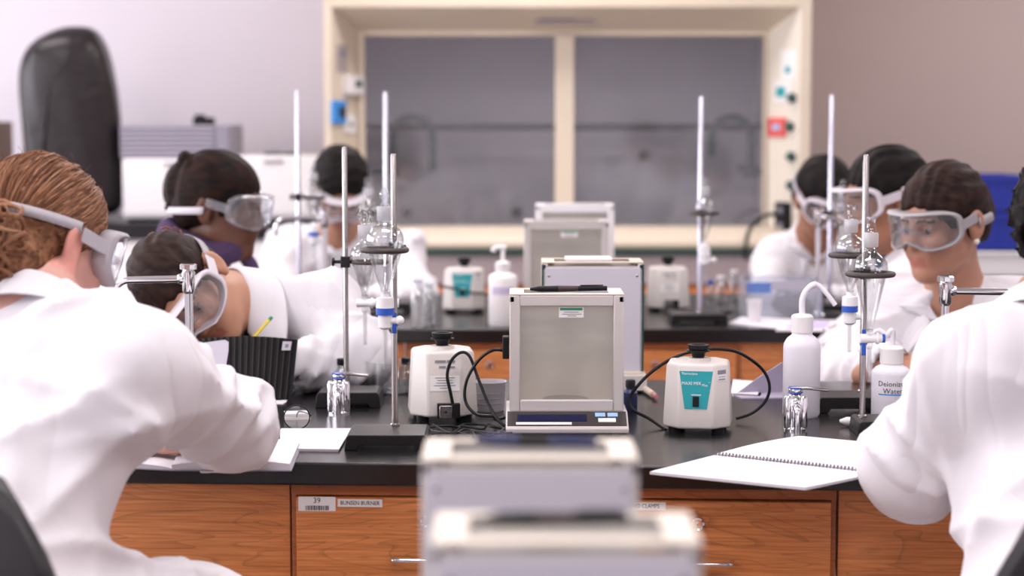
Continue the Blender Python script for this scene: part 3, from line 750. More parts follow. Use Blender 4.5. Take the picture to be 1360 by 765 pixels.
# ------------------------------------------------------------------ analytical balances
def balance(loc, rz, label, H=0.243, W=0.203, D=0.112, shell='balance_grey', top='cream_light', sticker=True, backpanel='balance_panel', edge=None):
    """front of the balance faces local -Y; local origin below the middle of its front edge"""
    t = thing('analytical_balance', label, 'balance', loc, rz, 'draft-shield balances')
    bw = W + 0.013; y0 = 0.052; y1 = y0 + D; zb = 0.036
    # base with sloping keypad
    m_ = MB()
    prof = [(0, 0.004), (0, 0.013), (0.008, 0.016), (y0 - 0.002, zb), (y1 + 0.02, zb), (y1 + 0.02, 0.004)]
    m_.loft([[(x, y, z) for y, z in prof] for x in (-bw / 2, bw / 2)])
    m_.build('base', shell, t, bevel=0.002)
    for sx in (-1, 1):
        for yy in (0.02, y1): MB().cyl((sx * (bw / 2 - 0.02), yy, 0), (sx * (bw / 2 - 0.02), yy, 0.006), 0.009).build('foot', 'black', t)
    a = math.atan2(zb - 0.016, y0 - 0.010)
    Xp = Matrix.Translation((0, 0.008, 0.0163)) @ Matrix.Rotation(a, 4, 'X')
    ln_ = (y0 - 0.012) / math.cos(a)
    kp = MB().prism([(-bw / 2 + 0.003, 0.0), (bw / 2 - 0.003, 0.0), (bw / 2 - 0.003, ln_), (-bw / 2 + 0.003, ln_)], 0, 0.0012, 0, Xp).build('keypad', 'panel_dark', t, smooth=False)
    MB().prism([(-bw / 2 + 0.02, ln_ * 0.28), (0.035, ln_ * 0.28), (0.035, ln_ * 0.75), (-bw / 2 + 0.02, ln_ * 0.75)], 0.0012, 0.002, 0, Xp).build('display', 'display_blue', kp, smooth=False)
    MB().prism([(-bw / 2 + 0.018, ln_ * 0.04), (0.008, ln_ * 0.04), (0.008, ln_ * 0.2), (-bw / 2 + 0.018, ln_ * 0.2)], 0.0012, 0.0022, 0, Xp).build('tare_bar', 'white_plastic', kp, smooth=False)
    for kx in (0.050, 0.072): MB().prism([(kx, ln_ * 0.58), (kx + 0.018, ln_ * 0.58), (kx + 0.018, ln_ * 0.84), (kx, ln_ * 0.84)], 0.0012, 0.003, 0, Xp).build('key', 'key_blue', kp, smooth=False)
    MB().prism([(0.055, ln_ * 0.2), (0.086, ln_ * 0.2), (0.086, ln_ * 0.46), (0.055, ln_ * 0.46)], 0.0012, 0.003, 0, Xp).build('key', 'white_plastic', kp, smooth=False)
    # draft shield frame
    w2 = W / 2; fw = 0.0185; fb = 0.020
    fr = MB()
    for sx in (-1, 1):
        fr.bb(sx * w2 - (fw if sx > 0 else 0), sx * w2 + (0 if sx > 0 else fw), y0, y0 + 0.012, zb, H)
        fr.bb(sx * w2 - (0.012 if sx > 0 else 0), sx * w2 + (0 if sx > 0 else 0.012), y1 - 0.010, y1, zb, H)
        fr.bb(sx * w2 - (0.010 if sx > 0 else 0), sx * w2 + (0 if sx > 0 else 0.010), y0, y1, H - 0.014, H - 0.001)
    fr.bb(-w2 + fw, w2 - fw, y0, y0 + 0.012, H - 0.020, H)
    fr.bb(-w2 + fw, w2 - fw, y0, y0 + 0.012, zb, zb + fb)
    fr.build('shield_frame', shell, t, bevel=0.0022)
    tf = MB()
    tf.bb(-w2, w2, y0, y0 + 0.014, H, H + 0.003); tf.bb(-w2, w2, y1 - 0.016, y1, H, H + 0.003)
    tf.bb(-w2, -w2 + 0.026, y0 + 0.014, y1 - 0.016, H, H + 0.003); tf.bb(w2 - 0.026, w2, y0 + 0.014, y1 - 0.016, H, H + 0.003)
    tf.build('top_frame', top, t, bevel=0.001)
    MB().bb(-w2 + 0.02, w2 - 0.02, y0 + 0.01, y1 - 0.012, H - 0.006, H - 0.003).build('top_glass', 'pane', t, smooth=False)
    fp = MB().bb(-w2 + fw, w2 - fw, y0 + 0.005, y0 + 0.008, zb + fb, H - 0.02).build('front_glass', 'pane', t, smooth=False)
    for sx in (-1, 1): MB().bb(sx * (w2 - 0.004) - 0.0015, sx * (w2 - 0.004) + 0.0015, y0 + 0.013, y1 - 0.011, zb, H - 0.014).build('side_glass', 'pane', t, smooth=False)
    bp_ = MB().bb(-w2 + 0.004, w2 - 0.004, y1 - 0.009, y1 - 0.004, zb, H - 0.006).build('back_panel', 'balance_beige', t, smooth=False)
    b2 = MB().bb(-w2 + 0.006, w2 - 0.006, y1 - 0.003, y1 + 0.002, zb + 0.004, H - 0.009)
    b2.build('outer_back_panel', backpanel, t, bevel=0.001)
    for sx in (-1, 1): MB().lathe([(0.0026, 0), (0.0026, 0.0008), (0.0015, 0.0016)], 10, 0, (sx * (w2 - 0.014), y1 + 0.002, H - 0.025), (0, 1, 0)).build('screw', 'steel', t)
    if edge:
        for sx in (-1, 1): MB().bb(sx * (w2 - 0.0015) - 0.002, sx * (w2 - 0.0015) + 0.002, y1 - 0.001, y1 + 0.003, zb + 0.004, H - 0.002).build('seal', edge, t)
        MB().bb(-w2, w2, y1 - 0.002, y1 + 0.006, zb - 0.014, zb + 0.006).build('back_lip', 'cream', t, bevel=0.002)
        MB().bb(-0.040, 0.055, y0 + 0.02, y1 - 0.02, H + 0.003, H + 0.009).build('sliding_lid', 'white_plastic', t, bevel=0.001)
    # weighing pan
    yc = (y0 + y1) / 2
    pn = MB().lathe([(0.004, 0), (0.004, 0.012), (0.040, 0.012), (0.041, 0.014), (0.040, 0.0155), (0.0, 0.0155)], 28, 0, (0, yc, zb)); pn.build('weighing_pan', 'steel', t)
    MB().lathe([(0.046, 0), (0.046, 0.008), (0.044, 0.008), (0.044, 0)], 28, 0, (0, yc, zb), cap0=False, cap1=False).build('draft_ring', 'white_plastic', t)
    if sticker:
        s_ = MB().box((0.008, 0, 0), (0.044, 0.0005, 0.018), 0)
        s_.box((0.008, -0.0004, 0.006), (0.040, 0.0004, 0.0045), 1)
        for k, (w_, z_) in enumerate(((0.026, 0.0005), (0.034, -0.003), (0.016, -0.0062))): s_.box((0.008 + (0.001 if k else 0), -0.0004, z_), (w_, 0.0004, 0.0012), 2)
        so = s_.build('calibration_sticker', ['sticker', 'ink_green', 'ink_grey'], t, smooth=False); so.location = (0, y0 + 0.0045, H - 0.020 - 0.011)
    return t

def pen(p0, p1, label, mats=('black', 'pen_brown', 'ink_white'), r=0.0052):
    p0 = Vector(p0); p1 = Vector(p1); c = (p0 + p1) / 2; L_ = (p1 - p0).length
    t = thing('pen', label, 'pen', c)
    X = Vector((1, 0, 0)).rotation_difference(p1 - p0).to_matrix()
    def seg(nm, x0, x1, r0, r1, mt):
        MB().lathe([(r0, 0), (r1, (x1 - x0) * L_)], 12, 0, X @ Vector(((x0 - .5) * L_, 0, 0)), X @ Vector((1, 0, 0))).build(nm, mt, t)
    seg('tip', 0.0, 0.10, r * 0.45, r * 0.9, mats[0]); seg('cap_end', 0.10, 0.36, r, r * 1.12, mats[0]); seg('grip', 0.36, 0.62, r * 1.12, r, mats[1]); seg('barrel', 0.62, 1.0, r, r * 0.85, mats[0])
    m_ = MB().box((0, 0, 0), (0.3 * L_, 0.002, 0.0018)); cl = m_.build('clip', mats[0], t); cl.location = X @ Vector((0.3 * L_, -0.001, r * 1.1)); cl.rotation_euler = X.to_euler()
    return t

b1 = BP(753.5, 579)
bal1 = balance((b1.x, b1.y, HB), 0, 'grey balance in sharp focus with green sticker and blue keys, pen on top')
pt = b1 + Vector((0, 0.052, 0.003))
zt_ = HB + 0.243 + 0.003 + 0.0052
pen((P(704, 386, b1.y + 0.085).x, b1.y + 0.085, zt_), (P(806, 388, b1.y + 0.10).x, b1.y + 0.10, zt_), 'black pen with brown grip lying on the in-focus balance')
# power adapter plug on its side
MB().bb(-0.114, -0.102, 0.085, 0.115, 0.125, 0.165).build('socket', 'black', bal1, bevel=0.002)
def L1(u, v, dy):                        # camera-read point in the local frame of the balance in focus
    q = P(u, v, b1.y + dy); return q - Vector((b1.x, b1.y, HB))
MB().tube(spline([L1(671, 466, 0.10), L1(655, 465, 0.10), L1(636, 478, 0.11), L1(620, 505, 0.12), L1(618, 532, 0.12), L1(632, 550, 0.11), L1(655, 553, 0.10), (-0.125, 0.12, 0.01), (-0.09, 0.175, 0.012)], 8), 0.0030, 8).build('power_cord', 'rubber', bal1)
# balance standing behind it with its back to the camera
p2 = BP(787, 521)
balance((p2.x, p2.y + 0.17, HB), PI, 'cream-framed balance directly behind the in-focus one, its grey back towards us', H=0.262, W=0.206, shell='balance_grey', top='cream', sticker=False, edge='green_metal', backpanel='balance_panel')
# two nearest balances, backs to the camera
yn = 1.775
xn = (P(558, 612, yn).x + P(850, 612, yn).x) / 2
balance((xn, yn + 0.166, HB), PI, 'large blurred grey balance in front of the drawer cabinet, navy pen on top', W=0.2, backpanel='balance_panel')
zt_ = HB + 0.2512
pen((P(632, 598, yn + 0.075).x, yn + 0.075, zt_ - 0.0), (P(792, 600, yn + 0.055).x, yn + 0.055, zt_), 'blurred navy pen on the larger visible foreground balance', ('pen_blue', 'black', 'ink_white'))
yn2 = 1.42
xn2 = (P(570, 735, yn2).x + P(935, 735, yn2).x) / 2
balance((xn2, yn2 + 0.166, HB), PI, 'nearest blurred balance cropped by the bottom of the photo, dark pen on top', W=0.2, backpanel='balance_panel')
pen((P(640, 716, yn2 + 0.06).x, yn2 + 0.06, zt_), (P(835, 716, yn2 + 0.06).x, yn2 + 0.065, zt_), 'dark maroon-gripped pen on the nearest cropped balance', ('black', 'pen_brown', 'ink_white'))
# balances on the middle bench
p3 = BP(752, 432)
balance((p3.x, 5.17, HB), 0, 'out-of-focus grey balance on the middle bench facing us, dark badge on top', H=0.276, W=0.226, top='balance_grey', sticker=True)
balance((P(764, 300, 5.55).x, 5.50, HB), 0, 'out-of-focus white balance at the back of the middle bench, mostly hidden', H=0.305, W=0.222, shell='white_plastic', top='white_plastic', sticker=False)

# ------------------------------------------------------------------ vortex mixers
def octa(wx, wy, fx, cy, z):
    """octagon wx x wy with front/back facets of half width fx and side facets of half length cy"""
    return [(-fx, -wy, z), (fx, -wy, z), (wx, -cy, z), (wx, cy, z), (fx, wy, z), (-fx, wy, z), (-wx, cy, z), (-wx, -cy, z)]
def vortexer(loc, rz, label, s=1.0, cord=None):
    t = thing('vortex_mixer', label, 'vortex mixer', loc, rz, 'vortex mixers')
    m_ = MB()
    rings = [octa(.059 * s, .066 * s, .030 * s, .036 * s, .010 * s), octa(.060 * s, .067 * s, .030 * s, .036 * s, .016 * s), octa(.0545 * s, .058 * s, .0315 * s, .030 * s, .118 * s), octa(.051 * s, .055 * s, .030 * s, .028 * s, .124 * s)]
    m_.loft(rings); sh = m_.build('shell', 'vortex_shell', t, bevel=0.003 * s, seg=2)
    for sx in (-1, 1):
        for sy in (-1, 1): MB().lathe([(.011 * s, 0), (.012 * s, .011 * s)], 12, 0, (sx * .038 * s, sy * .042 * s, 0)).build('foot', 'black', t)
    MB().lathe([(.022 * s, .123 * s), (.022 * s, .129 * s), (.014 * s, .1295 * s)], 24).build('collar', 'vortex_shell', t)
    cp = MB().lathe([(.0105 * s, .128 * s), (.0125 * s, .137 * s), (.0145 * s, .140 * s), (.021 * s, .1405 * s), (.021 * s, .1425 * s), (.0165 * s, .143 * s), (.019 * s, .150 * s), (.019 * s, .1525 * s), (.0145 * s, .1525 * s), (.010 * s, .146 * s), (0, .145 * s)], 24)
    cp.build('cup', 'black', t)
    # front panel, slightly proud of the sloping front facet
    def fpt(x, z, off=.0008): return (x * s, (-.067 + (z - .016) * (.009 / .102) - off) * s, z * s)
    pn = MB()
    def patch(mb, pts, mi, off):
        f0 = [fpt(x, z, off) for x, z in pts]; f1 = [fpt(x, z, -.0005) for x, z in pts]; n = len(pts)
        mb.add(f0 + f1, [tuple(range(n)), tuple(reversed(range(n, 2 * n)))] + [(i, (i + 1) % n, n + (i + 1) % n, n + i) for i in range(n)], mi)
    patch(pn, [(-.0195, .046), (.0195, .046), (.0295, .112), (-.0295, .112)], 0, .0009)
    sl = math.atan(.009 / .102)
    def XF(x, z): return Matrix.Translation(fpt(x, z, .0011)) @ Matrix.Rotation(PI / 2 - sl, 4, 'X')
    pn.text('Thermolyne', 0.0058 * s, XF(-.0115, .1075), 1); pn.text('MAXI MIX', 0.0082 * s, XF(-.008, .0905), 1, squeeze=0.95); pn.text('Plus', 0.0062 * s, XF(.0155, .0875), 1); pn.text('TM', 0.0025 * s, XF(.0235, .0925), 1)
    patch(pn, [(-.008, .0698), (.009, .0698), (.009, .0712), (-.008, .0712)], 1, .0011)
    pn.build('front_panel', ['teal', 'ink_white'], t, smooth=False)
    sw = MB(); patch(sw, [(-.0055, .050), (.0055, .050), (.0055, .068), (-.0055, .068)], 0, .0035); sw.build('switch', 'black', t, bevel=0.001)
    # inventory tag on the chamfer right of the panel
    a = Vector((.030, -.067, .016)); b = Vector((.060, -.036, .016)); c = Vector((.0315, -.058, .118)); d = Vector((.0545, -.030, .118))
    tg = MB()
    n_ = (b - a).cross(c - a).normalized(); n_ = n_ if n_.y < 0 else -n_
    def qp(u_, v_, off): return ((a.lerp(b, u_)).lerp(c.lerp(d, u_), v_) + n_ * off) * s
    def qd(mb, u0, u1, v0, v1, mi, off):
        mb.add([qp(u0, v0, off), qp(u1, v0, off), qp(u1, v1, off), qp(u0, v1, off), qp(u0, v0, 0), qp(u1, v0, 0), qp(u1, v1, 0), qp(u0, v1, 0)], [(0, 1, 2, 3), (0, 4, 5, 1), (1, 5, 6, 2), (2, 6, 7, 3), (3, 7, 4, 0)], mi)
    qd(tg, .25, .8, .76, .95, 0, .0006); qd(tg, .25, .8, .88, .95, 1, .0009); qd(tg, .3, .75, .78, .80, 1, .0009); qd(tg, .3, .75, .83, .84, 1, .0009)
    tg.build('inventory_tag', ['sticker', 'ink_grey'], t, smooth=False)
    # back: print and power inlet
    bk = MB()
    def bpt(x, z, off=0.0008): return (x * s, (.067 - (z - .016) * (.009 / .102) + off) * s, z * s)
    Xb = lambda x, z: Matrix.Translation(bpt(x, z, .0012)) @ Matrix.Rotation(PI, 4, 'Z') @ Matrix.Rotation(PI / 2 - sl, 4, 'X')
    bk.add([bpt(-.026, .056), bpt(.026, .056), bpt(.026, .082), bpt(-.026, .082), bpt(-.026, .056, -.001), bpt(.026, .056, -.001), bpt(.026, .082, -.001), bpt(-.026, .082, -.001)], [(0, 1, 2, 3), (4, 5, 1, 0), (5, 6, 2, 1), (6, 7, 3, 2), (7, 4, 0, 3)], 0)
    for (w0, w1, zz, hh_) in ((-.018, -.004, .106, .004), (-.002, .017, .106, .004), (-.018, -.008, .0965, .0028), (-.002, .010, .0965, .0034)):
        bk.add([bpt(w0, zz, .0012), bpt(w1, zz, .0012), bpt(w1, zz + hh_, .0012), bpt(w0, zz + hh_, .0012)], [(0, 1, 2, 3)], 1)
    for k, w_ in enumerate((.034, .026, .030, .038, .018)):
        zz = .0785 - k * .0045
        bk.add([bpt(-w_ / 2, zz, .0012), bpt(w_ / 2, zz, .0012), bpt(w_ / 2, zz + .0013, .0012), bpt(-w_ / 2, zz + .0013, .0012)], [(0, 1, 2, 3)], 1)
    bk.build('rating_plate', ['sticker', 'ink_grey'], t, smooth=False)
    il = MB(); il.box((-.006 * s, .070 * s, .022 * s), (.040 * s, .012 * s, .026 * s), 0); il.box((-.0005 * s, .0775 * s, .021 * s), (.022 * s, .004 * s, .022 * s), 1)
    il.cyl((-.0005 * s, .079 * s, .021 * s), (-.0005 * s, .082 * s, .021 * s), .0022 * s, mi=0); il.build('power_inlet', ['black', 'steel'], t, bevel=0.001)
    return t
pv = BP(931, 577)
vx1 = vortexer((pv.x, pv.y + 0.060, HB), R(-9), 'vortex mixer with teal front panel, in focus beside the spiral notebook')
def LV(u, v, dy):
    q = P(u, v, pv.y + dy) - Vector((pv.x, pv.y + 0.060, HB)); return Matrix.Rotation(R(9), 3, 'Z') @ q
MB().tube(spline([LV(978, 556, 0.13), LV(1000, 548, 0.14), LV(1017, 532, 0.15), LV(1022, 512, 0.15), LV(1012, 490, 0.15), LV(985, 470, 0.13), LV(960, 464, 0.12), LV(931, 465, 0.11), LV(900, 473, 0.10), LV(872, 489, 0.10), LV(850, 509, 0.09), LV(836, 530, 0.09), LV(842, 545, 0.08), LV(862, 556, 0.08), LV(884, 571, 0.05)], 8), 0.0030, 8).build('power_cord', 'rubber', vx1)
pv2 = BP(586, 561)
vx2 = vortexer((pv2.x, pv2.y + 0.064, HB), PI + R(6), 'vortex mixer seen from behind with rating plate, beside the ring stands', 1.04)
def LW(u, v, dy):
    q = P(u, v, pv2.y + dy) - Vector((pv2.x, pv2.y + 0.064, HB)); return Matrix.Rotation(-(PI + R(6)), 3, 'Z') @ q
MB().tube(spline([LW(602, 540, -0.008), LW(598, 520, -0.012), LW(594, 498, -0.012), LW(600, 478, -0.012), LW(613, 468, -0.012), LW(624, 474, -0.015), LW(634, 500, -0.02), LW(648, 535, -0.04), LW(660, 556, -0.06), LW(671, 566, -0.07)], 8), 0.0030, 8).build('power_cord', 'rubber', vx2)
# far vortexers on the middle bench
pa_ = BP(616, 416); va = vortexer((pa_.x, pa_.y + 0.062, HB), R(-4), 'out-of-focus vortex mixer with teal panel next to the pump bottle', 1.0)
MB().tube(spline([(-.064, -.03, .075), (-.02, -.078, .072), (.03, -.079, .060), (.062, -.05, .055), (.085, 0, .04), (.09, .02, .004)], 6), 0.0032, 8).build('power_cord', 'rubber', va)
pb_ = BP(889, 414); vb = vortexer((pb_.x, pb_.y + 0.062, HB), PI, 'out-of-focus white vortex mixer next to the far ring stand, seen from behind', 1.0)
MB().tube(spline([(-.005, .082, .02), (-.03, .11, .01), (-.1, .12, .004), (-.18, .1, .004)], 6), 0.003, 8).build('power_cord', 'rubber', vb)

# tangle of cables between the mixer and the balance
rnd = random.Random(11)
for k, lab in enumerate(('tangled black cable nearest the blurred balance top', 'thin black cable in the tangle behind the ring stand base', 'black cable looping in the tangle beside the mixer socket', 'black cable of the tangle running towards the balance')):
    pts = []
    for i in range(7):
        q = BP(572 + 100 * i / 6 + rnd.uniform(-8, 8), 566 + k * 3.4 + rnd.uniform(-6, 6), HB + 0.004 + 0.004 * (i % 2) + 0.0015 * k)
        pts.append(q)
    o0 = pts[0].copy(); tag(MB().tube(spline(pts, 8), 0.0021, 8).build('cable', 'rubber', origin=o0), lab, 'cable', 'cable tangle').location = o0

# ------------------------------------------------------------------ ring stands
def ring_stand(base_c, W, D, rod_xy, rod_top, label, rings=(), hb=0.026, rr=0.0052, rodmat='steel', notch=True, rz=0.0):
    """base_c: middle of the base on the bench (x, y); rings: (z, cx, cy, R)"""
    t = thing('ring_stand', label, 'ring stand', (base_c[0], base_c[1], HB), rz, 'ring stands')
    m_ = MB()
    pr = [(-W / 2, 0), (-W / 2 + .012 + .008, 0), (-W / 2 + .026, .008), (W / 2 - .026, .008), (W / 2 - .02, 0), (W / 2, 0), (W / 2 - .003, hb - .004), (W / 2 - .008, hb), (-W / 2 + .008, hb), (-W / 2 + .003, hb - .004)]
    m_.loft([[(x, y, z) for x, z in pr] for y in (-D / 2, D / 2)]); m_.build('base_plate', 'epoxy_base', t, bevel=0.0015)
    iv = Matrix.Rotation(-rz, 3, 'Z')
    r_ = iv @ Vector((rod_xy[0] - base_c[0], rod_xy[1] - base_c[1], 0))
    MB().lathe([(.0085, hb), (.0085, hb + .004), (rr + .001, hb + .006)], 14, 0, (r_.x, r_.y, 0)).build('rod_nut', 'steel', t)
    zt = rod_top - HB
    MB().lathe([(rr, hb), (rr, zt - .003), (rr - .0015, zt)], 14, 0, (r_.x, r_.y, 0)).build('rod', rodmat, t)
    for (z, cx, cy, Rg, vin) in rings:
        c = iv @ Vector((cx - base_c[0], cy - base_c[1], 0)); z -= HB
        d = Vector((c.x - r_.x, c.y - r_.y, 0)); dn = d.normalized()
        cl = MB(); cl.box((r_.x, r_.y, z), (0.018, 0.020, 0.022))
        sd = Vector((-dn.y, dn.x, 0))
        cl.cyl(Vector((r_.x, r_.y, z)) - dn * 0.008, Vector((r_.x, r_.y, z)) - dn * 0.024, 0.0035); cl.cyl(Vector((r_.x, r_.y, z)) - dn * 0.022, Vector((r_.x, r_.y, z)) - dn * 0.026, 0.009)
        cl.cyl(Vector((r_.x, r_.y, z)) + sd * 0.008, Vector((r_.x, r_.y, z)) + sd * 0.02, 0.003); cl.cyl(Vector((r_.x, r_.y, z)) + sd * 0.018, Vector((r_.x, r_.y, z)) + sd * 0.021, 0.007)
        co = cl.build('clamp', 'epoxy_base', t, bevel=0.0015)
        if d.length > Rg + 0.01:
            MB().cyl(Vector((r_.x, r_.y, z)), Vector((c.x, c.y, z)) - dn * Rg, 0.0038).build('ring_arm', 'epoxy_base', co)
        MB().torus((c.x, c.y, z), Rg, 0.0048 if vin else 0.0038, n=32).build('ring', 'vinyl_black', co)
    return t

def lathe_glass(name, prof, parent, n=28, mat_='glass', c=(0, 0, 0)):
    return MB().lathe(prof, n, 0, c, cap0=False, cap1=False).build(name, mat_, parent, angle=70)

def sep_funnel(loc, label, bulb=0.0325, zr=0.0, kind='pear', stop=('blue', 1), htop=0.05, cone=0.075, knob='knob', tail=0.07, rz=0.0, liquid=False):
    """separatory funnel; origin at the level of the supporting ring on the axis"""
    t = thing('separatory_funnel', label, 'separatory funnel', loc, rz, 'separatory funnels')
    k = bulb / 0.0325
    if kind == 'round':
        body = [(.0065 * k, -cone), (.009 * k, -cone + .012), (.016 * k, -cone * .62), (.0265 * k, -cone * .18), (.0318 * k, .004), (.0325 * k, .012 * k), (.031 * k, .022 * k), (.026 * k, .031 * k), (.0175 * k, .037 * k), (.0115 * k, .040 * k), (.011 * k, .044 * k)]
    else:
        body = [(.006 * k, -cone), (.008 * k, -cone + .012), (.015 * k, -cone * .6), (.0245 * k, -cone * .2), (.0295 * k, .0), (.0312 * k, .008 * k), (.0295 * k, .019 * k), (.023 * k, .029 * k), (.0145 * k, .036 * k), (.011 * k, .041 * k), (.0108 * k, .046 * k)]
    zt = body[-1][1]
    inner = [(max(r_ - .0016, .002), z) for r_, z in body][::-1]
    lathe_glass('bulb', body + [(body[-1][0] - .001, zt + .0005)] + inner, t)
    MB().lathe([(.0108 * k, zt), (.0128, zt + .002), (.0132, zt + .024), (.0118, zt + .026)], 24, 0, cap0=False, cap1=False).build('ground_joint', 'frost', t, angle=60)
    sp = MB()
    if knob == 'knob':
        sp.lathe([(.0095, zt + .004), (.0105, zt + .027), (.0055, zt + .031), (.0042, zt + .036), (.008, zt + .040), (.0095, zt + .046), (.007, zt + .052), (.0018, zt + .058), (.0012, zt + .064)], 20)
    elif knob == 'ball':
        sp.lathe([(.0095, zt + .004), (.0105, zt + .027), (.006, zt + .031), (.0085, zt + .034), (.0125, zt + .041), (.0128, zt + .047), (.009, zt + .054), (.003, zt + .057)], 20)
    else:
        sp.lathe([(.0095, zt + .004), (.0105, zt + .027), (.0085, zt + .030), (.0078, zt + .046), (.0092, zt + .052), (.0085, zt + .054), (.0, zt + .054)], 20)
    sp.build('stopper', 'glass', t, angle=60)
    z0 = -cone
    # stopcock
    cm, sty = stop
    if sty == 1:          # upright white collar with coloured band
        sc_ = MB().lathe([(.0065, z0 + .004), (.0070, z0 - .004), (.0150, z0 - .006), (.0155, z0 - .023)], 20, 0)
        sc_.lathe([(.0157, z0 - .023), (.0157, z0 - .035)], 20, 1); sc_.lathe([(.0120, z0 - .035), (.0120, z0 - .056), (.006, z0 - .060)], 20, 0)
        st = sc_.build('stopcock', ['ptfe', cm], t)
        h_ = MB().cyl((0, 0, z0 - .046), (.024, -.004, z0 - .044), .0058, .0052, mi=0); h_.sphere((.0245, -.004, z0 - .044), .008, 12, 0); h_.build('stopcock_handle', ['ptfe'], st)
        zb_ = z0 - .058
    else:                 # sideways plug
        s_ = MB().lathe([(.0065, z0 + .004), (.0065, z0 - .030)], 16, 0); st = s_.build('stopcock', 'glass', t, angle=60)
        pl_ = MB().cyl((-.016, 0, z0 - .012), (.022, 0, z0 - .012), .0082, .0075, 16, 0); pl_.cyl((.012, 0, z0 - .012), (.016, 0, z0 - .012), .0105, .0105, 16, 0)
        pl_.build('plug', 'ptfe', st)
        MB().cyl((.022, 0, z0 - .012), (.027, 0, z0 - .012), .0078, .0078, 16).build('plug_nut', cm, st)
        if sty == 3:
            MB().cyl((.027, 0, z0 - .012), (.066, 0, z0 - .012), .0075, .0085, 16).build('plug_handle', 'ptfe', st)
        zb_ = z0 - .030
    lathe_glass('stem', [(.0042, zb_ + .004), (.0042, zb_ - tail), (.0034, zb_ - tail - .004), (.0022, zb_ - tail - .004), (.0028, zb_)], t, 14)
    return t

# near stand on the left of the bench
ca = BP(517, 600); cbk = Vector((BP(517, 562, HB + 0.026)))
bc = ((ca.x + cbk.x) / 2 - 0.001, (ca.y + cbk.y) / 2)
rod_y = bc[1] + 0.035
rodx = P(523.5, 380, rod_y).x
ztop = P(523.5, 204, rod_y).z
rc_ = P(511, 332, rod_y - 0.042)
ring_stand(bc, 0.142, 0.118, (rodx, rod_y), ztop, 'ring stand in sharp focus with black base and round funnel in its ring', rings=[(rc_.z, rc_.x, rc_.y, 0.0365, True)])
sep_funnel((rc_.x, rc_.y, rc_.z + 0.004), 'round-bulb separatory funnel with blue-banded white stopcock, in the in-focus stand', bulb=0.0325, kind='round', stop=('blue', 1), cone=0.079, knob='knob', tail=0.065)
bt = thing('rod_clip', 'small blue plastic clip on the in-focus ring stand rod', 'clip', (rodx, rod_y, P(523, 430, rod_y).z))
MB().bb(-0.004, 0.004, -0.0075, -0.0055, -0.016, 0.02).build('strip', 'blue', bt, bevel=0.0008); MB().lathe([(0.0066, -0.004), (0.0066, 0.004)], 12, 0, cap0=False, cap1=False).build('band', 'blue', bt)
# far stand on the left
cf = BP(462, 542); ydp = 0.10
rod2y = cf.y + 0.075; rod2x = P(459, 380, rod2y).x
rc2 = P(477, 349, rod2y - 0.025)
ring_stand((cf.x, cf.y + ydp / 2), 0.126, ydp, (rod2x, rod2y), P(459, 195, rod2y).z, 'ring stand behind the chrome gas tap, clamp showing on its bare rod', rings=[(rc2.z, P(492, 349, rod2y).x, rc2.y + 0.02, 0.033, False)], hb=0.030)
sep_funnel((P(479, 349, rod2y).x + 0.008, rod2y - 0.005 + 0.0, rc2.z + 0.004), 'funnel with ball stopper and green-nut stopcock behind the in-focus funnel', bulb=0.030, kind='pear', stop=('green', 3), cone=0.072, knob='ball', tail=0.06)
# right pair of stands
rn_y = BP(1147, 574).y; rnx = P(1147.5, 400, rn_y).x
rcn = P(1156, 364, rn_y - 0.030)
ring_stand((rnx + 0.055, rn_y + 0.0), 0.142, 0.09, (rnx, rn_y), P(1148, 205, rn_y).z, 'ring stand in front of the person with pearl earring, base behind the spiral notebook', rings=[(rcn.z, rcn.x, rcn.y, 0.039, True)])
sep_funnel((rcn.x, rcn.y, rcn.z + 0.002), 'tall pear-shaped separatory funnel with blue-ended stopcock in front of the person with pearl earring', bulb=0.0318, kind='pear', stop=('blue', 2), cone=0.103, knob='tube', tail=0.055)
bt = thing('rod_clip', 'small blue plastic clip on the rod before the person with pearl earring', 'clip', (rnx, rn_y, P(1147, 455, rn_y).z))
MB().bb(-0.004, 0.004, -0.0075, -0.0055, -0.022, 0.024).build('strip', 'blue', bt, bevel=0.0008); MB().lathe([(0.0066, -0.004), (0.0066, 0.004)], 12, 0, cap0=False, cap1=False).build('band', 'blue', bt)
cq = BP(1128, 549); rfy = cq.y + 0.07; rfx = P(1146.5, 400, rfy).x
rcf = P(1127, 339, rfy - 0.02)
ring_stand((cq.x + 0.005, cq.y + 0.05), 0.13, 0.10, (rfx, rfy), P(1147, 212, rfy).z, 'ring stand on the bench between the two wash bottles, half hidden', rings=[(rcf.z, rcf.x, rcf.y, 0.034, True)], hb=0.030)
sep_funnel((rcf.x + 0.004, rcf.y, rcf.z + 0.002), 'funnel with blue-banded stopcock behind the pear-shaped funnel', bulb=0.030, kind='round', stop=('blue', 1), cone=0.075, knob='tube', tail=0.05)
bt = thing('blue_strip', 'thin blue plastic lever beside the rear funnel stopcock', 'lever', (P(1123, 411, rcf.y).x, rcf.y, P(1123, 411, rcf.y).z))
MB().bb(-0.0025, 0.0025, -0.003, 0.003, -0.014, 0.014).build('lever', 'blue', bt, bevel=0.001)
MB().cyl((0.002, 0, 0), (0.022, 0, 0.0), 0.0035).build('shaft', 'ptfe', bt)

